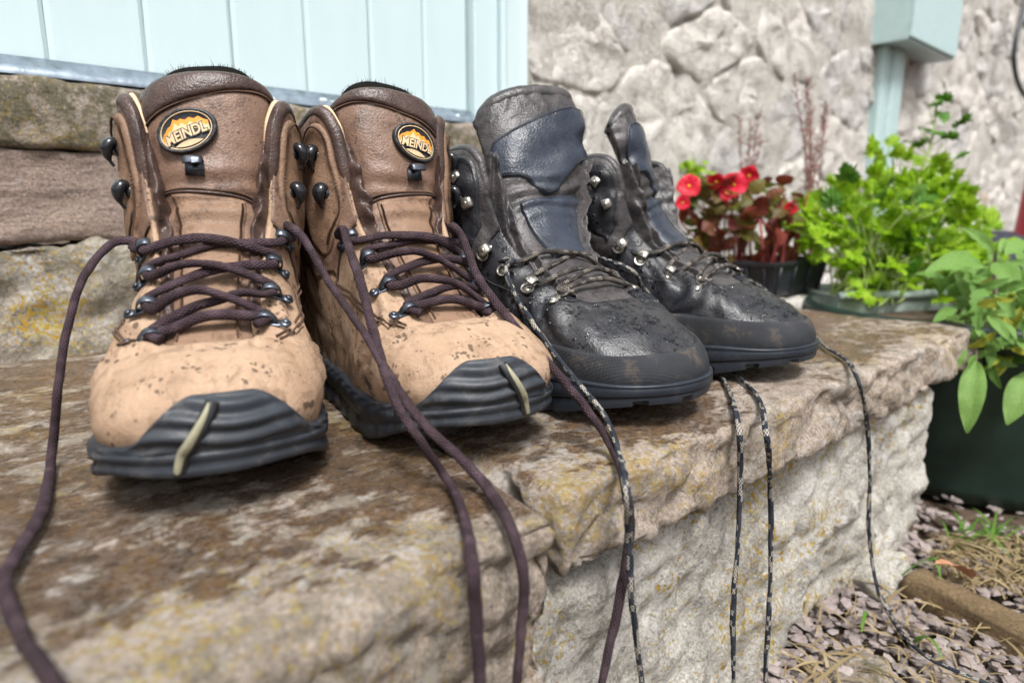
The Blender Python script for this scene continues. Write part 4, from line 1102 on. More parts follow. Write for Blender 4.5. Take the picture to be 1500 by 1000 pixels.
def black_boot(name, label, loc, rot, mx, tails, kt, tilt, twist, lean, seed, hw=1.0):
    b = Boot(name, label, 'pair of black walking boots', loc, rot, mx)
    L = Last(KR, mx)
    def disp(p, S, T):
        out = np.zeros(S.shape)
        for i in np.ndindex(S.shape):
            q = p[i]; e = 0.0011 * fbm((q[0] + seed, q[1], q[2]), 28, 4) + 0.0004 * fbm((q[0], q[1] + seed, q[2]), 110, 2)
            fl = math.exp(-((q[1] + 0.05) / 0.03) ** 2) * (0.3 < T[i] < 0.95)
            e += 0.0030 * fl * math.sin(q[1] * 330 + 10 * nz(q, 20) + 60 * abs(q[0])) + 0.0016 * fbm((q[0] * 0.7, q[1] * 2.0 + seed, q[2]), 16, 3)
            if abs(S[i]) > 0.45: e += 0.0038 * fbm((q[0] * 1.2, q[1] * 1.2 + seed, q[2] * 2.2), 22, 4)
            out[i] = e * min(1.0, (1 - T[i]) * 8 + 0.15)
        return out
    L.disp = disp
    s = np.concatenate([np.linspace(-1, -0.12, 80), np.linspace(-0.11, 0.11, 25), np.linspace(0.12, 1, 80)])
    S, T = np.meshgrid(s, np.linspace(0, 1, 46), indexing='ij')
    P, N = L.PN(S, T)
    upper = b.shell('upper', P, N, 0.0035, M['black_leather'])
    mbst = MB()
    for sd in (-1, 1):
        # soft grey ankle leather, then the dark hook panel on it
        q = np.linspace(0, 1, 44); ss = (6.3 + q * 7.7) / 14; lo = 0.62 - 0.16 * smooth(0, 0.2, q); hi = np.full(44, 0.995); w = np.linspace(0, 1, 24)
        Sg = np.repeat(ss[:, None], 24, 1) * sd; Tg_ = lo[:, None] * (1 - w) + hi[:, None] * w
        if sd < 0: Sg, Tg_ = Sg[::-1], Tg_[::-1]
        b.patch('ankle_panel', L, Sg, Tg_, 0.0012, M['grey_leather'], upper, puff=0.002)
        q = np.linspace(0, 1, 28); ss = (6.95 + 3.5 * q) / 14
        hi = 0.955 - 0.06 * smooth(0.6, 1.0, q) - 0.10 * (1 - smooth(0, 0.35, q)); lo = 0.60 + 0.10 * (1 - smooth(0, 0.3, q)) + 0.08 * q
        w = np.linspace(0, 1, 16); Sg = np.repeat(ss[:, None], 16, 1) * sd; Tg_ = lo[:, None] * (1 - w) + hi[:, None] * w
        if sd < 0: Sg, Tg_ = Sg[::-1], Tg_[::-1]
        b.patch('hook_panel', L, Sg, Tg_, 0.0036, M['black_leather'], upper, puff=0.0012)
        qq = np.linspace(0.04, 0.96, 12)
        pp, nn = along(L, [(sd * (6.95 + 3.5 * a) / 14, float(np.interp(a, q, hi)) - 0.018) for a in qq], 80, 0.0052); b.stitches(pp, nn, None, mb=mbst, r=0.0004)
        pp, nn = along(L, [(sd * x / 14, t) for x, t in ((2.6, .95), (3.0, .80), (3.8, .68), (4.8, .62), (5.8, .58), (6.3, .60))], 80, 0.0005); b.stitches(pp, nn, None, mb=mbst, r=0.0004)
        se = sd * np.linspace(7.0, 13.7, 60) / 14; pe, ne = L.PN(se, np.full(60, 0.985), 0.0)
        V, F, uv = sweep(pe - ne * 0.002, 0.0008 + 0.0034 * smooth(0, 0.14, np.linspace(0, 1, 60)), 10); b.mesh('collar_roll', V, F, M['grey_leather'], upper)
    b.mesh('stitching', mbst.V, mbst.F, M['brass_thread'], upper)
    # ---- textured rubber band, midsole and lugged outsole
    sv = np.concatenate([np.linspace(-1, -0.2, 90), np.linspace(-0.195, 0.195, 60), np.linspace(0.2, 1, 90)])
    zt = 0.0455 + 0.0015 * np.sin(sv * 9) + 0.004 * smooth(0.1, 0.3, np.abs(sv)) - 0.004 * smooth(0.5, 0.9, np.abs(sv)); tt = L.t_at_z(sv, zt)
    tt = np.convolve(np.pad(tt, 4, mode='edge'), np.ones(9) / 9, 'valid')
    base = L.raw(sv, np.zeros_like(sv)); tg = np.gradient(base, axis=0); hn = nrm(np.stack([tg[:, 1], -tg[:, 0], 0 * tg[:, 0]], -1))
    arc = np.concatenate([[0], np.cumsum(np.linalg.norm(np.diff(base, axis=0), axis=1))])
    rows = []; uvs = []
    for f, o in [(-0.03, 0.0), (0.0, .0034)] + [(x, .0034) for x in np.linspace(0.1, 0.9, 9)] + [(0.98, .0030), (1.0, .0016), (1.01, -.001)]:
        p, n_ = L.PN(sv, np.maximum(tt * f, -0.02), o, disp=False); rows.append(p); uvs.append(np.stack([arc, p[:, 2]], -1))
    band = b.grid('rubber_band', np.stack(rows, 1), M['mesh_rubber'], None, np.stack(uvs, 1))
    spring = 0.0165 * smooth(-0.05, -0.137, base[:, 1])
    def wall_rows(spec, lugs):
        R = []
        for f, o in spec:
            lug = np.where((np.sin(arc * 2 * math.pi / 0.031) > 0.80), 0.0045, 0.0) * lugs * (1 if f < 0.28 else 0)
            p = base * A(1, 1, 0) + hn * (o - lug)[:, None]; p[:, 2] = spring * (1 - f) + (base[:, 2] + 0.001) * f; R.append(p)
        return np.stack(R, 1)
    P = wall_rows([(0.45, .002), (0.46, .0062), (0.50, .0068), (0.80, .0068), (0.86, .0062), (0.90, .0068), (0.97, .0066), (1.0, .005), (1.01, .0)], 0)
    b.grid('midsole', P, M['black_sole'])
    P = wall_rows([(0.0, -.003), (0.0, .004), (0.04, .0052), (0.20, .0056), (0.26, .0056), (0.28, .0056), (0.42, .0056), (0.46, .004)], 1.0)
    n, m = P.shape[:2]
    b.mesh('outsole', P.reshape(-1, 3), grid_faces(n, m) + [tuple(i * m for i in range(n))[::-1]], M['black_sole'], smooth_=False)
    # ---- tongue with navy panels
    def wr(p, u, v):
        out = np.zeros(u.shape)
        for i in np.ndindex(u.shape):
            q = p[i]
            e = 0.0022 * fbm((q[0] + seed, q[1], q[2]), 17, 4)
            e += 0.0045 * math.exp(-((v[i] - 0.72 - 0.10 * u[i]) / 0.05) ** 2) * (-1 + 0.4 * math.sin(u[i] * 5)) * smooth(-0.5, 0.5, u[i])
            e += 0.0016 * math.exp(-((v[i] - 0.55) / 0.08) ** 2) * math.sin(v[i] * 110 + 6 * nz(q, 20))
            e += 0.0007 * math.exp(-((v[i] - 0.95) / 0.06) ** 2) * math.sin(u[i] * 30 + 14 * nz(q, 45))
            out[i] = e
        return out
    rows = [(y, z, h * (1 + (hw - 1) * min(1, i / 4)), bw) for i, (y, z, h, bw) in enumerate(kt)]
    Tg = Tongue(rows, 0.05, twist, lean, tilt, wr)
    U, Vv = np.meshgrid(np.linspace(-1, 1, 45), np.linspace(0, 1, 76), indexing='ij')
    P, N = Tg.PN(U, Vv)
    th = 0.004 + 0.010 * smooth(0.45, 0.8, Vv) * (1 - np.abs(U) ** 8)
    tongue = b.shell('tongue', P, N, th, M['grey_leather'])
    se = np.linspace(-0.96, 0.96, 40); pe, ne = Tg.PN(se, np.full(40, 1.0), -0.006)
    V, F, uv = sweep(pe, 0.0072 - 0.003 * np.abs(np.linspace(-1, 1, 40)) ** 6, 12); b.mesh('top_roll', V, F, M['grey_leather'], tongue)
    mbs = MB()
    uu = np.linspace(-0.86, 0.86, 40); w = np.linspace(0, 1, 26)
    hi = 0.872 + 0.045 * np.sin((uu + 0.10) * 2.4) + 0.02 * smooth(0.1, 0.8, uu) - 0.16 * smooth(0.62, 0.95, uu) ** 2 - 0.10 * smooth(-0.7, -0.95, uu) ** 2
    lo = 0.70 - 0.155 * np.exp(-((uu - 0.0) / 0.40) ** 2) - 0.03 * smooth(-0.3, -0.6, uu)
    Ug = np.repeat(uu[:, None], 26, 1); Vg = lo[:, None] * (1 - w) + hi[:, None] * w
    pan = b.patch('navy_panel', Tg, Ug, Vg, 0.0016, M['navy_panel'], tongue, puff=0.0016)
    pp, nn = Tg.PN(uu * 0.98, hi - 0.010, 0.0026); b.stitches(pp, nn, None, mb=mbs, r=0.0004)
    pp, nn = Tg.PN(uu * 0.98, lo + 0.010, 0.0026); b.stitches(pp, nn, None, mb=mbs, r=0.0004)
    uu = np.linspace(-0.55, 0.95, 30); w = np.linspace(0, 1, 24); Ug = np.repeat(uu[:, None], 24, 1)
    hi = 0.535 + 0.012 * uu; lo = np.full(30, 0.26)
    Ug = Ug * (0.75 + 0.25 * w[None, :]); Vg = lo[:, None] * (1 - w) + hi[:, None] * w
    b.patch('navy_panel', Tg, Ug, Vg, 0.0016, M['navy_panel'], tongue, puff=0.0012)
    pp, nn = Tg.PN(np.full(40, -0.53) * (0.75 + 0.25 * np.linspace(0, 1, 40)), np.linspace(0.27, 0.52, 40), 0.0024); b.stitches(pp, nn, None, mb=mbs, r=0.0004)
    b.mesh('stitching', mbs.V, mbs.F, M['brass_thread'], tongue)
    for sd in (-1, 1):
        k = np.linspace(0, 1, 60); w = np.linspace(0, 1, 28)
        sE = sd * (3.4 + k * 5.6) / 14; E_, _ = L.PN(sE, np.full(60, 0.985), -0.003)
        vT = np.interp(E_[:, 2], Tg.raw(np.full(60, 0.8 * sd), np.linspace(0, 1, 60))[:, 2], np.linspace(0, 1, 60))
        G, _ = Tg.PN(np.full(60, 0.78 * sd), vT, -0.001)
        fwd = nrm(A(0.35 * sd, -1, 0.35)); bul = (0.004 + 0.009 * smooth(0.25, 0.7, k))
        P = E_[:, None] * (1 - w)[None, :, None] + G[:, None] * w[None, :, None]
        for i in range(60):
            for j in range(28):
                q = P[i, j]; c_ = math.sin(math.pi * w[j]) ** 0.7
                P[i, j] = q + fwd * (bul[i] * c_ + c_ * (0.0060 * fbm((q[0] * 1.6 + seed, q[1], q[2] * 0.9), 50, 4) + 0.0032 * math.sin(w[j] * 12 + k[i] * 12 * sd + 7 * nz(q, 28))))
        if sd > 0: P = P[:, ::-1]
        b.grid('gusset', np.swapaxes(P, 0, 1), M['grey_leather'], tongue)
    # ---- rain beads on the toe
    wd_ = MB(); rw = random.Random(int(seed * 100))
    for i in range(420):
        s_ = rw.gauss(0, 0.13); t_ = rw.uniform(0.42, 0.98)
        if abs(s_) > 0.3 or nz((s_ * 9, t_ * 5, seed), 1) < -0.05: continue
        p, n_ = L.PN(s_, t_); p = p.reshape(3); n_ = n_.reshape(3); rad = rw.uniform(0.0005, 0.0011) if rw.random() < 0.8 else rw.uniform(0.0012, 0.0022)
        x_ = nrm(np.cross(n_, A(0.3, 0.9, 0.1))); y_ = np.cross(n_, x_)
        wd_.sphere(p + n_ * rad * 0.12, (rad * rw.uniform(0.9, 1.7), rad, rad * 0.5), 8, 5, np.stack([x_, y_, n_], 1))
    b.mesh('water_beads', wd_.V, wd_.F, M['water'], upper)['kind'] = 'stuff'
    # ---- metal and lace
    eyes = {-1: [], 1: []}
    for sd in (-1, 1):
        for x, t, st in ((3.3, .82, 'ring'), (4.3, .84, 'steel'), (5.3, .84, 'steel')):
            o, p, d_, l_, n_ = loop_hook(b, L, sd * x / 14, t, M['silver'], style=st); eyes[sd].append((p, d_, l_, n_))
        loop_hook(b, L, sd * 6.2 / 14, .80, M['silver'], style='steel')
        for x, t in ((7.9, .83), (9.1, .83)): loop_hook(b, L, sd * x / 14, t, M['silver'], style='steel')
    if mx < 0: eyes = {-1: eyes[1], 1: eyes[-1]}
    lacing(b, eyes, 0.014, 0.0020, tails, M['grey_lace'], mat2=M['navy_lace'])
    return b

POSE_C = ((0.357, 0.366, 0.0), -0.03)
POSE_D = ((0.502, 0.366, 0.0), 0.17)
tC = {-1: tail_points([(752, 381, 'd', .455), (741, 392, 'd', .45), (755, 432, 'd', .425), (792, 490, 'd', .400), (840, 553, 'd', .382), (884, 606, 'd', .368), (906, 660, 'z', .006), (918, 720, 'z', .004), (921, 790, 'y', .189), (926, 880, 'y', .188), (940, 1000, 'y', .188), (950, 1100, 'y', .188)]),
       1: tail_points([(925, 395, 'd', .50), (945, 425, 'd', .54), (990, 470, 'd', .56), (1035, 515, 'd', .555), (1050, 540, 'z', .003), (1070, 578, 'z', .003), (1082, 625, 'z', .001), (1085, 690, 'y', .199), (1080, 800, 'y', .197), (1074, 900, 'y', .196), (1075, 1010, 'y', .196)])}
tD = {-1: tail_points([(900, 350, 'd', .60), (893, 362, 'd', .60), (915, 400, 'd', .59), (960, 445, 'd', .585), (1010, 490, 'd', .59), (1052, 530, 'z', .008), (1085, 555, 'z', .003), (1112, 585, 'z', .003), (1123, 640, 'z', .0), (1129, 730, 'y', .2), (1128, 850, 'y', .198), (1120, 1010, 'y', .198)]),
       1: tail_points([(1085, 405, 'd', .66), (1120, 425, 'd', .70), (1180, 480, 'd', .71), (1210, 508, 'z', .003), (1240, 528, 'z', .003), (1258, 560, 'z', .002), (1270, 620, 'y', .2), (1274, 700, 'y', .2), (1273, 780, 'y', .198), (1283, 850, 'y', .188), (1298, 890, 'y', .176), (1338, 946, 'z', -.216), (1400, 982, 'z', -.216), (1480, 1010, 'z', -.216)])}
black_boot('walking_boot', 'black leather walking boot beside the brown pair, wide navy tongue panel', POSE_C[0], POSE_C[1], 1, tC, KT, 0.045, -0.22, 0.021, 2.1)
KT2 = [(y, z - (0.004 if i > 5 else 0), h, bw) for i, (y, z, h, bw) in enumerate(KT)]
black_boot('walking_boot', 'black leather walking boot nearest the flowers, narrow twisted tongue', POSE_D[0], POSE_D[1], -1, tD, KT2, 0.0, -0.55, 0.0, 6.3, hw=0.75)

# ------------------------------------------------------------------ other things
def leaf_mesh(kind, seed=0):
    """leaf along +y, length 1, normal +z"""
    r = random.Random(seed); mb = MB()
    if kind in ('sage', 'round', 'petal', 'blade'):
        n, m = (12, 7); V = []
        for i in range(n):
            t = i / (n - 1)
            if kind == 'sage': w = 0.17 * math.sin(math.pi * min(1, t ** 0.85 * 0.97 + 0.02)) ** 0.75
            elif kind == 'round': w = 0.46 * math.sin(math.pi * min(1, t ** 0.7 * 0.96 + 0.03)) ** 0.6
            elif kind == 'petal': w = 0.42 * math.sin(math.pi * min(1, t * 0.9 + 0.08)) ** 0.6
            else: w = 0.03 * (1 - t) ** 0.5
            for j in range(m):
                a = -1 + 2 * j / (m - 1)
                z = 0.14 * math.sin(t * 2.2) * (1 if kind != 'blade' else 2) - 0.20 * t * t + 0.10 * abs(a) * w * 2 + 0.02 * math.sin(t * 22 + r.random()) * abs(a) + 0.015 * r.uniform(-1, 1)
                ed = 1 + (0.06 * math.sin(t * 40 + seed) if kind == 'round' and abs(a) == 1 else 0)
                V.append((a * w * ed, t, z))
        mb.add(V, [(i * m + j, i * m + j + 1, (i + 1) * m + j + 1, (i + 1) * m + j) for i in range(n - 1) for j in range(m - 1)])
    elif kind == 'parsley':       # three lobed, toothed leaflets
        for ang, ln, oy in ((0, 0.62, 0.38), (0.95, 0.52, 0.28), (-0.95, 0.52, 0.28)):
            V = [(0, 0, 0)]; k = 15
            for i in range(k):
                a = -1.25 + 2.5 * i / (k - 1); rad = (0.60 + 0.40 * math.cos(a * 1.05)) * (1.0 if i % 2 else 0.74) * (1.05 if i % 4 == 1 else 0.93)
                V.append((math.sin(a) * rad * 0.72, math.cos(a) * rad, 0.12 * math.sin(i * 1.9 + seed) + 0.1 * r.uniform(-1, 1)))
            V = np.array(V) * ln; c, s_ = math.cos(ang), math.sin(ang)
            W = np.stack([V[:, 0] * c - V[:, 1] * s_, V[:, 0] * s_ + V[:, 1] * c + oy, V[:, 2]], -1)
            mb.add(W, [(0, i + 1, i + 2) for i in range(k - 1)])
        mb.add([(-0.012, 0, 0), (0.012, 0, 0), (0.012, 0.42, 0), (-0.012, 0.42, 0)], [(0, 1, 2, 3)])
    return mb
_lm = {}
def leaf(parent, kind, var, mat, base, direction, up, length, name='leaf', width=1.0):
    key = (kind, var, mat.name)
    if key not in _lm:
        o = leaf_mesh(kind, var).build(name, mat, parent); _lm[key] = o.data
    else:
        o = bpy.data.objects.new(name, _lm[key]); COL.objects.link(o); o.parent = parent
    y = nrm(np.asarray(direction, float)); u = np.asarray(up, float); x = np.cross(y, u)
    if np.linalg.norm(x) < 1e-4: x = np.cross(y, A(0.3, 0.8, 0.2))
    x = nrm(x); z = np.cross(x, y)
    b = np.asarray(base, float) - np.array((parent.location if parent.parent is None else parent.location + parent.parent.location))
    o.matrix_local = Matrix([[x[0] * length * width, y[0] * length, z[0] * length, b[0]], [x[1] * length * width, y[1] * length, z[1] * length, b[1]], [x[2] * length * width, y[2] * length, z[2] * length, b[2]], [0, 0, 0, 1]])
    return o
def rv(r, a=1.0): return A(r.uniform(-a, a), r.uniform(-a, a), r.uniform(-a, a))
def stem(parent, pts, r, mat, name='stem', n=6):
    mb = MB(); q = resample(np.array(pts), 0.006); mb.tube(q - np.array(parent.location), np.linspace(r, r * 0.6, len(q)), n)
    return mb.build(name, mat, parent)
def lathe(prof, n=40):
    V = [(r * math.cos(2 * math.pi * i / n), r * math.sin(2 * math.pi * i / n), z) for i in range(n) for r, z in prof]
    return V, grid_faces(n, len(prof), True)

# ---- round dark green pot beside the step
pot = thing('plant_pot', 'large round dark green pot beside the end of the step', 'pot', (1.165, 0.258, GROUND_Z))
V, F = lathe([(0.0, 0.0), (0.205, 0.0), (0.212, 0.02), (0.236, 0.20), (0.238, 0.205), (0.246, 0.207), (0.250, 0.232), (0.244, 0.238), (0.234, 0.236), (0.228, 0.20)], 64)
make('pot_wall', V, F, M['planter'], pot)
V, F = lathe([(0.23, 0.21), (0.12, 0.216), (0.0, 0.22)], 40); make('soil', V, F, M['earth'], pot)

# ---- pale trough behind the step end
tr_c = (at_z(1316, 438, 0.0) + A(0.06, 0.055, 0))
trough = thing('planting_trough', 'pale grey green trough rim half hidden by the parsley', 'trough', (tr_c[0], tr_c[1], GROUND_Z), math.radians(-31))
mb = MB()
def tbox(x0, x1, y0, y1, z0, z1): mb.box(((x0 + x1) / 2, (y0 + y1) / 2, (z0 + z1) / 2), (x1 - x0, y1 - y0, z1 - z0))
hx, hy, H0 = 0.108, 0.055, 0.243
tbox(-hx, hx, -hy, -hy + 0.012, 0, H0); tbox(-hx, hx, hy - 0.012, hy, 0, H0); tbox(-hx, -hx + 0.012, -hy + 0.012, hy - 0.012, 0, H0); tbox(hx - 0.012, hx, -hy + 0.012, hy - 0.012, 0, H0)
mb.build('trough_wall', M['trough'], trough, False)
V, F, uv = sweep(resample([(-hx, -hy, H0), (0, -hy - .001, H0), (hx, -hy, H0)], 0.01), 0.007, 10); make('rim', V, F, M['trough'], trough)
V, F, uv = sweep(resample([(-hx, hy, H0), (0, hy, H0), (hx, hy, H0)], 0.01), 0.007, 10); make('rim', V, F, M['trough'], trough)
mb = MB(); mb.box((0, 0, H0 - 0.03), (2 * hx - 0.026, 2 * hy - 0.026, 0.01)); mb.build('soil', M['earth'], trough, False)

# ---- black tray on a low stone block, with begonias
tx0, tx1, ty0, ty1, tz = 0.945, 1.135, 0.475, 0.60, 0.0
o = block_part('support_block', 0.915, 1.16, 0.46, 0.66, GROUND_Z - 0.02, -0.004, M['riser'], None, 0.012, 0.012, rise_disp(17.0, 0.006))
tag(o, 'low rough stone block carrying the black seed tray', 'stone block')
tray = thing('seed_tray', 'black plastic seed tray holding the red begonias', 'tray', ((tx0 + tx1) / 2, (ty0 + ty1) / 2, tz))
mb = MB(); lx, ly = (tx1 - tx0) / 2, (ty1 - ty0) / 2; hz = 0.056
def ring(k, z, e=0.0): return [(-lx * k - e, -ly * k - e, z), (lx * k + e, -ly * k - e, z), (lx * k + e, ly * k + e, z), (-lx * k - e, ly * k + e, z)]
R4 = [ring(0.86, 0.002), ring(0.97, hz - 0.006), ring(1.0, hz - 0.006, 0.002), ring(1.0, hz - 0.001, 0.002), ring(1.0, hz), ring(0.95, hz), ring(0.93, hz - 0.02)]
V = [p for r_ in R4 for p in r_]; F = [(k * 4 + i, k * 4 + (i + 1) % 4, (k + 1) * 4 + (i + 1) % 4, (k + 1) * 4 + i) for k in range(6) for i in range(4)] + [(3, 2, 1, 0)]
mb.add(V, F); mb.build('tray_body', M['black_plastic'], tray, False)
for i in range(4):     # moulded ribs on the two faces in view
    x = -lx * 0.75 + i * lx * 0.5
    m1 = MB(); m1.tube([(x, -ly * 0.88, 0.004), (x * 1.04, -ly * 0.99, hz - 0.008)], 0.0022, 6); m1.build('rib', M['black_plastic'], tray)
for i in range(4):
    y = -ly * 0.7 + i * ly * 0.45
    m1 = MB(); m1.tube([(-lx * 0.88, y, 0.004), (-lx * 0.985, y * 1.04, hz - 0.008)], 0.0022, 6); m1.build('rib', M['black_plastic'], tray)
mb = MB(); mb.box((0, 0, hz - 0.016), (lx * 1.86, ly * 1.86, 0.006)); mb.build('soil', M['earth'], tray, False)

beg = thing('begonia', 'bronze leaved begonias with red flowers in the black tray', 'flowers', ((tx0 + tx1) / 2, (ty0 + ty1) / 2, tz + 0.045))
r = random.Random(3)
for i in range(190):
    px = r.uniform(985, 1175); py = r.uniform(268, 368)
    dd = r.uniform(0.97, 1.16); p = at_d(px, py, dd)
    p = A(np.clip(p[0], tx0 - 0.03, tx1 + 0.03), np.clip(p[1], ty0 - 0.02, ty1 + 0.03), max(p[2], 0.055))
    dv = rv(r) + A(-0.25, -0.35, 0.15)
    leaf(beg, 'round', i % 4, M['begonia'], p, dv, A(-0.3, -0.5, 1) + rv(r, 0.6), r.uniform(0.018, 0.034))
for i in range(20):
    p = A(r.uniform(tx0 + 0.01, tx1 - 0.01), r.uniform(ty0 + 0.01, ty1 - 0.02), 0.04)
    stem(beg, [p, p + A(r.uniform(-.01, .01), r.uniform(-.01, .01), 0.05), p + A(r.uniform(-.03, .03), r.uniform(-.02, .02), r.uniform(0.07, 0.12))], 0.0028, M['begonia_stem'])
for px, py, sz in ((1009, 274, .024), (1000, 297, .015), (1050, 265, .018), (1075, 272, .026), (1097, 257, .020), (1158, 305, .013), (1064, 284, .015)):
    c = at_d(px, py, 1.0); fo = None
    look = nrm(_C - c + rv(r, 0.35)); e1 = nrm(np.cross(look, A(0, 0, 1))); e2 = np.cross(e1, look)
    m1 = MB(); ph = r.random() * 6
    for k in range(5):
        a = ph + k * 2 * math.pi / 5 + r.uniform(-.35, .35); dv = e1 * math.cos(a) + e2 * math.sin(a) + look * 0.35
        pm = leaf_mesh('petal', k); y = nrm(dv); x = nrm(np.cross(y, look)); z = np.cross(x, y)
        m1.add([c + sz * (v[0] * x * 1.3 + v[1] * y * 0.8 + v[2] * z) - np.array(beg.location) for v in pm.V], pm.F)
    fo = m1.build('flower', M['petal'], beg)
    m2 = MB(); m2.sphere(c + look * 0.004 - np.array(beg.location), sz * 0.10, 8, 6); m2.build('stamen', M['stamen'], fo)
    stem(beg, [c - look * 0.004, c - look * 0.01 - A(0, 0, 0.03), A(np.clip(c[0], tx0 + .02, tx1 - .02), np.clip(c[1] + 0.02, ty0 + .02, ty1 - .02), 0.05)], 0.0016, M['begonia_stem'])

# ---- parsley clump
par_c = at_d(1290, 340, 1.12)
par = thing('parsley', 'bright green bushy parsley growing over the trough', 'herb', (tr_c[0], tr_c[1], 0.0))
r = random.Random(9); root = A(tr_c[0], tr_c[1], -0.01)
tips = []
while len(tips) < 520:
    px, py = r.uniform(1150, 1465), r.uniform(170, 462); u = (px - 1300) / 150; v = (py - 345) / 135
    if py < 345 and u * u + v * v * (1.1 if u > -0.2 else 1.6) > r.uniform(0.45, 1.15): continue
    if (abs(u) > 0.95 and py > 400) or (px < 1222 and py > 368): continue
    dd = 1.12 + r.uniform(-0.13, 0.15); p = at_d(px, py, dd)
    if p[2] < 0.002: continue
    tips.append(p)
    out = nrm(p - root + rv(r, 0.06))
    leaf(par, 'parsley', len(tips) % 5, M['parsley_dark'] if r.random() < 0.16 else M['parsley'], p - out * 0.015, out * 0.6 + rv(r, 0.6) + A(-0.3, -0.35, 0), A(-0.45, -0.5, 0.8) + rv(r, 0.5), r.uniform(0.026, 0.048))
for i in range(130):
    p = tips[r.randrange(len(tips))]; b0 = root + A(r.uniform(-.09, .09), r.uniform(-.05, .05), 0)
    mid = (b0 + p) / 2 + rv(r, 0.02) + A(0, 0, 0.02)
    stem(par, [b0, mid, p], r.uniform(0.0013, 0.0022), M['stem'], n=5)
tall = [at_d(1330, 330, 1.1), at_d(1350, 255, 1.1), at_d(1366, 200, 1.1), at_d(1374, 142, 1.1)]
stem(par, tall, 0.0022, M['stem'])
for px, py, l in ((1374, 150, .036), (1380, 158, .034), (1362, 160, .030), (1352, 195, .038), (1345, 188, .03), (1384, 208, .036), (1400, 190, .042), (1336, 220, .03), (1395, 232, .03), (1330, 208, .022)):
    p = at_d(px, py, 1.1); leaf(par, 'parsley', r.randrange(5), M['parsley_dark'], p, A(r.uniform(-.8, 1.1), -r.uniform(0, .8), r.uniform(-.1, .4)), A(-0.35, -0.4, 1) + rv(r, 0.3), l)
    stem(par, [at_d(1366, py + 22, 1.1), p], 0.001, M['stem'], n=5)

# ---- low feathery seedlings and dry stems by the wall
low = thing('seedling_clump', 'small pale green seedlings behind the begonias by the wall', 'plant', tuple(at_d(1012, 262, 1.25) - A(0, 0, 0.1)))
r = random.Random(5)
for i in range(26):
    p = at_d(r.uniform(990, 1040), r.uniform(238, 275), r.uniform(1.18, 1.3)); leaf(low, 'parsley', i % 5, M['parsley'], p, rv(r) + A(0, 0, 0.5), A(-.5, -.6, .8), r.uniform(0.015, 0.028))
for k, (px, base_y, top_y, lab) in enumerate(((1100, 262, 168, 'dry reddish stems standing behind the begonia flowers'), (1190, 255, 118, 'taller dry reddish stems between begonias and parsley, against the wall'))):
    b0 = at_d(px, base_y, 1.22); dry = thing('dry_plant', lab, 'plant', tuple(b0 - A(0, 0, 0.12)), 0, 'dry reddish stems by the wall')
    r = random.Random(40 + k); mb = MB()
    for i in range(5 if k == 0 else 7):
        top = at_d(px + r.uniform(-26, 26), top_y + r.uniform(-8, 45), 1.22 + r.uniform(-.04, .05)); b1 = b0 - A(0, 0, 0.12) + rv(r, 0.012)
        q = resample([b1, (b1 + top) / 2 + rv(r, 0.008), top], 0.006); st = MB(); st.tube(q - np.array(dry.location), np.linspace(0.0016, 0.0007, len(q)), 5)
        for j in range(len(q) // 3, len(q), 1):
            dv = rv(r) + A(0, 0, 0.8); st.tube(np.array([q[j], q[j] + nrm(dv) * r.uniform(0.008, 0.018)]) - np.array(dry.location), 0.0009, 4)
        st.build('stem', M['dry_stem'], dry)

# ---- sage in the green pot
sage = thing('sage', 'grey green sage with long leaves hanging over the green pot', 'herb', (1.15, 0.26, -0.02))
r = random.Random(12)
def dpx(a, b, d0, d1=None):
    p = at_d(*a, d0); q = at_d(*b, d1 or d0); return p, q - p
for a, b, d0, d1, wd, mt_ in (((1455, 372), (1412, 332), .86, .84, 1.0, 'sage'), ((1456, 366), (1418, 333), .88, .90, .8, 'sage'), ((1440, 392), (1364, 390), .86, .80, 1.1, 'sage'), ((1462, 384), (1488, 424), .86, .80, 1.5, 'sage'),
                              ((1466, 374), (1472, 346), .88, .90, 1.0, 'sage'), ((1472, 374), (1512, 352), .87, .9, 1.3, 'sage'), ((1478, 384), (1520, 388), .87, .85, 1.3, 'sage'), ((1468, 432), (1476, 508), .84, .81, 1.3, 'sage_yellow'),
                              ((1462, 440), (1452, 505), .86, .84, 1.0, 'sage'), ((1480, 500), (1458, 552), .84, .82, 1.4, 'sage_yellow'), ((1429, 528), (1417, 632), .80, .78, 1.25, 'sage'), ((1436, 535), (1440, 590), .84, .83, .9, 'sage'),
                              ((1512, 545), (1476, 618), .82, .80, 1.7, 'sage'), ((1400, 452), (1368, 470), .88, .86, 1.2, 'sage'), ((1420, 440), (1400, 400), .9, .9, 1.2, 'sage')):
    sh = 0.05 if a[1] > 425 else 0.03; p, dv = dpx(a, b, d0 - sh, d1 - sh); leaf(sage, 'sage', r.randrange(4), M[mt_], p, dv, nrm(_C - p) + A(0, 0, 0.5), float(np.linalg.norm(dv)), width=wd * 0.72)
stem(sage, [at_d(1462, 470, .88), at_d(1457, 420, .87), at_d(1458, 368, .87)], 0.0034, M['sage_stem'])
stem(sage, [at_d(1440, 462, .80), at_d(1430, 490, .76), at_d(1430, 530, .75)], 0.0022, M['sage_stem'])
stem(sage, [at_d(1446, 468, .82), at_d(1438, 500, .79), at_d(1437, 538, .79)], 0.0020, M['sage_stem'])
stem(sage, [at_d(1500, 470, .80), at_d(1508, 510, .77), at_d(1512, 548, .77)], 0.0022, M['sage_stem'])
for i in range(80):
    px, py = r.uniform(1412, 1525), r.uniform(425, 530); p = at_d(px, py, r.uniform(0.74, 0.80))
    leaf(sage, 'sage', i % 4, M['sage'] if r.random() < .92 else M['sage_yellow'], p, rv(r) + A(-.2, -.3, -.3), nrm(_C - p) + rv(r, .5), r.uniform(0.022, 0.042), width=0.9)
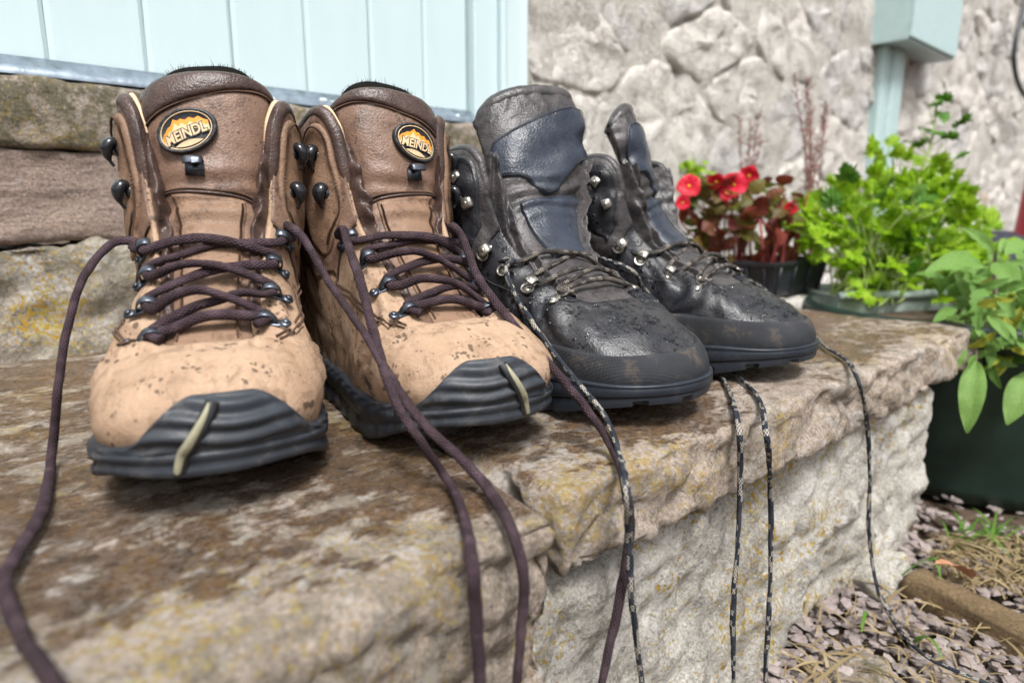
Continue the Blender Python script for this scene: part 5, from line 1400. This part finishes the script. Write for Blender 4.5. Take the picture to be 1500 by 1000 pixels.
for i in range(90):
    px, py = r.uniform(1372, 1515), r.uniform(392, 475); p = at_d(px, py, r.uniform(0.88, 1.02))
    if p[2] < -0.01: continue
    leaf(sage, 'sage', i % 4, M['sage'] if r.random() < .85 else M['sage_yellow'], p, rv(r) + A(-.3, -.3, .3), A(-.5, -.4, .8) + rv(r, .4), r.uniform(0.028, 0.05), width=1.3)

# ---- meter box, conduit, cable, red post, dark pot by the wall
p0 = at_y(1275, 60, WALL_Y); bxx = p0[0]; by = WALL_Y - 0.095; bz = p0[2] - 0.01
box = thing('meter_box', 'pale turquoise meter box fixed on the stone wall', 'box', (bxx + 0.19, WALL_Y, bz))
mb = MB(); mb.box((0, -0.045, 0.25), (0.38, 0.09, 0.5)); o = mb.build('box_body', M['box'], box, False)
mb = MB(); mb.box((0, -0.094, 0.25), (0.372, 0.006, 0.488)); mb.build('box_lid', M['box'], box, False)
mb = MB(); mb.box((0.15, -0.0985, 0.2), (0.012, 0.004, 0.03)); mb.build('latch', M['silver'], box, False)
c1, c2 = at_y(1290, 150, WALL_Y - 0.03), at_y(1317, 150, WALL_Y - 0.03)
con = thing('conduit', 'pale turquoise conduit running down the wall below the meter box', 'conduit', ((c1[0] + c2[0]) / 2, WALL_Y, GROUND_Z))
cw = c2[0] - c1[0]
for k, off in enumerate((-0.30, 0.17)):
    wv = cw * (0.36 if k == 0 else 0.58); mb = MB()
    prof = [(-wv / 2, 0.02), (-wv / 2, -0.022 - 0.008 * k), (-wv / 2 + 0.006, -0.03 - 0.008 * k), (wv / 2 - 0.006, -0.03 - 0.008 * k), (wv / 2, -0.022 - 0.008 * k), (wv / 2, 0.02)]
    V = [(x + cw * off, y, z) for z in (0.0, bz - GROUND_Z - 0.002) for x, y in prof]
    mb.add(V, [(i, (i + 1) % 6, 6 + (i + 1) % 6, 6 + i) for i in range(6)]); mb.build('channel', M['box'], con, False)
mb = MB(); mb.tube(resample([at_y(x, y, WALL_Y - 0.07) for x, y in ((1512, -40), (1496, 25), (1487, 65), (1486, 100), (1496, 132), (1516, 150), (1550, 150))], 0.01), 0.009, 8)
tag(mb.build('wall_cable', M['cable'], None), 'dark cable looping down the wall at the right edge', 'cable')
rp = at_d(1527, 345, 1.6)
V, F = lathe([(0.0, 0), (0.085, 0), (0.085, 0.02), (0.072, 0.06), (0.052, 0.42), (0.046, 0.52), (0.040, 0.53), (0.0, 0.53)], 28)
o = make('red_post', V, F, M['red'], None); o.location = (rp[0], rp[1], GROUND_Z); tag(o, 'red tapered post at the right edge by the wall', 'post')
dp_ = at_d(1462, 352, 1.42)
V, F = lathe([(0.085, 0.0), (0.088, 0.006), (0.082, 0.014), (0.074, 0.22), (0.068, 0.285), (0.052, 0.315), (0.025, 0.328), (0.0, 0.331)], 36)
o = make('upturned_pot', V, F, M['navy_plastic'], None); o.location = (dp_[0], dp_[1], GROUND_Z); tag(o, 'dark smooth rounded pot standing upside down behind the sage', 'pot')

# ---- gravel, edging timber, flat stone, straw and grass
r = random.Random(77); mb = MB()
base_V = []
for k in range(12):
    t = MB(); t.sphere((0, 0, 0), 1.0, 6, 4); v = np.array(t.V); rr_ = random.Random(k)
    v = v * (1 + 0.36 * np.array([[rr_.uniform(-1, 1)] for _ in v])); base_V.append((v, t.F))
def ground_clear(x, y): return y < 0.235 or x > 0.86
for i in range(5600):
    x, y = r.uniform(0.32, 1.15), r.uniform(-0.14, 0.25)
    if not ground_clear(x, y) or (x > 0.80 and r.random() < 0.8) or (x - 1.165) ** 2 + (y - 0.258) ** 2 < 0.2 ** 2: continue
    v, f = base_V[r.randrange(12)]; sz = r.uniform(0.0028, 0.0070); a = r.uniform(0, 6.28); ca, sa = math.cos(a), math.sin(a); tl = r.uniform(-.4, .4)
    w = v * A(sz * r.uniform(1.0, 1.6), sz, sz * r.uniform(0.28, 0.5)); w = np.stack([w[:, 0] * ca - w[:, 1] * sa, w[:, 0] * sa + w[:, 1] * ca, w[:, 2] + tl * w[:, 0]], -1)
    mb.add(w + A(x, y, GROUND_Z + r.uniform(-0.004, 0.009)), f)
tag(mb.build('gravel', M['gravel'], None, False), 'purple grey stone chippings at the foot of the step', None, kind='stuff')
e0, e1 = at_z(1352, 838, -0.212), at_z(1620, 962, -0.212)
ln = float(np.linalg.norm(e1 - e0)); ea = math.atan2(e1[1] - e0[1], e1[0] - e0[0])
def wd(p, n): return 0.0035 * fbm((p[0] * 0.4, p[1] * 3, p[2] * 3), 30, 4) + 0.003 * nz(p, 12)
V, F = rounded_block((ln, 0.030, 0.04), 0.007, 0.006, wd)
o = make('edging_timber', V, F, M['wood'], None); o.location = ((e0[0] + e1[0]) / 2, (e0[1] + e1[1]) / 2 + 0.012, -0.232); o.rotation_euler = (0, 0, ea); tag(o, 'weathered timber edging between the gravel and the pot', 'timber')
fs = at_z(1262, 1002, -0.232); V, F = rounded_block((0.075, 0.05, 0.03), 0.005, 0.010, lambda p, n: 0.006 * fbm(p + 3, 30, 4))
o = make('flat_stone', V, F, M['mossy'], None); o.location = (fs[0], fs[1], -0.243); o.rotation_euler = (0, 0, 0.5); tag(o, 'flat mossy brown stone in the gravel at the bottom edge', 'stone')
mb = MB()
def blade(mb, p, q, w, sag=0.0):
    n = 6; P = [np.asarray(p) * (1 - t) + np.asarray(q) * t + A(0, 0, sag * math.sin(math.pi * t)) for t in np.linspace(0, 1, n)]
    sd = nrm(np.cross(np.asarray(q) - np.asarray(p), A(0, 0, 1)) + A(0, 0, 1e-4)); V = []
    for i, c in enumerate(P):
        ww = w * (1 - (i / (n - 1)) ** 2 * 0.8); V += [c - sd * ww, c + sd * ww + A(0, 0, ww * 0.6)]
    mb.add(V, [(2 * i, 2 * i + 1, 2 * i + 3, 2 * i + 2) for i in range(n - 1)])
for i in range(640):
    if i < 500: c = at_z(r.uniform(1370, 1580), r.uniform(790, 862), GROUND_Z + r.uniform(0.002, 0.016))
    else: c = at_z(r.uniform(1150, 1560), r.uniform(850, 1040), GROUND_Z + 0.012)
    a = r.uniform(0, 6.28); l = r.uniform(0.015, 0.05); v = A(math.cos(a), math.sin(a), r.uniform(-.05, .2)) * l; blade(mb, c - v / 2, c + v / 2, r.uniform(0.0006, 0.0014), 0.004)
for a, b in (((1230, 960), (1270, 945)), ((1195, 1000), (1270, 948)), ((1350, 905), (1465, 938)), ((1415, 948), (1500, 968)), ((1300, 915), (1340, 945)), ((1275, 895), (1283, 915)), ((1295, 885), (1335, 855))):
    blade(mb, at_z(*a, GROUND_Z + .014), at_z(*b, GROUND_Z + .016), 0.0022, 0.003)
tag(mb.build('straw', M['straw'], None), 'dry straw scattered over the gravel', None, kind='stuff')
mb = MB()
for i in range(60):
    c = at_z(r.uniform(1390, 1560), r.uniform(785, 812), GROUND_Z); a = r.uniform(-2.6, 0.9); l = r.uniform(0.04, 0.10); blade(mb, c, c + A(math.cos(a), math.sin(a) * .7, r.uniform(0.02, 0.22)) * l, r.uniform(0.001, 0.002), 0.008)
for a, b in (((1315, 848), (1390, 825)), ((1320, 850), (1375, 833)), ((1268, 905), (1262, 925)), ((1395, 790), (1470, 800)), ((1400, 778), (1480, 815)), ((1340, 940), (1380, 965)), ((1360, 822), (1378, 848))):
    blade(mb, at_z(*a, GROUND_Z + .006), at_z(*b, GROUND_Z + .03), 0.0022, 0.012)
tag(mb.build('grass', M['grass'], None), 'green grass blades at the foot of the pot', None, kind='stuff')
lf = at_z(1420, 845, GROUND_Z + 0.02); o = leaf_mesh('round', 3).build('dead_leaf', M['dead_leaf'], None); o.location = lf; o.scale = (0.035, 0.035, 0.035); o.rotation_euler = (0.5, 0.3, 0.9); tag(o, 'fallen orange brown leaf by the edging timber', 'leaf')
# a blade of straw on the step by the black boots
mb = MB(); blade(mb, at_z(1032, 575, 0.002), at_z(1055, 568, 0.004), 0.0005, 0.003); blade(mb, at_z(1048, 567, 0.003), at_z(1118, 571, 0.003), 0.0004, 0.003)
tag(mb.build('straw_wisp', M['straw'], None), 'thin wisp of straw on the slab between the black toes', 'straw')
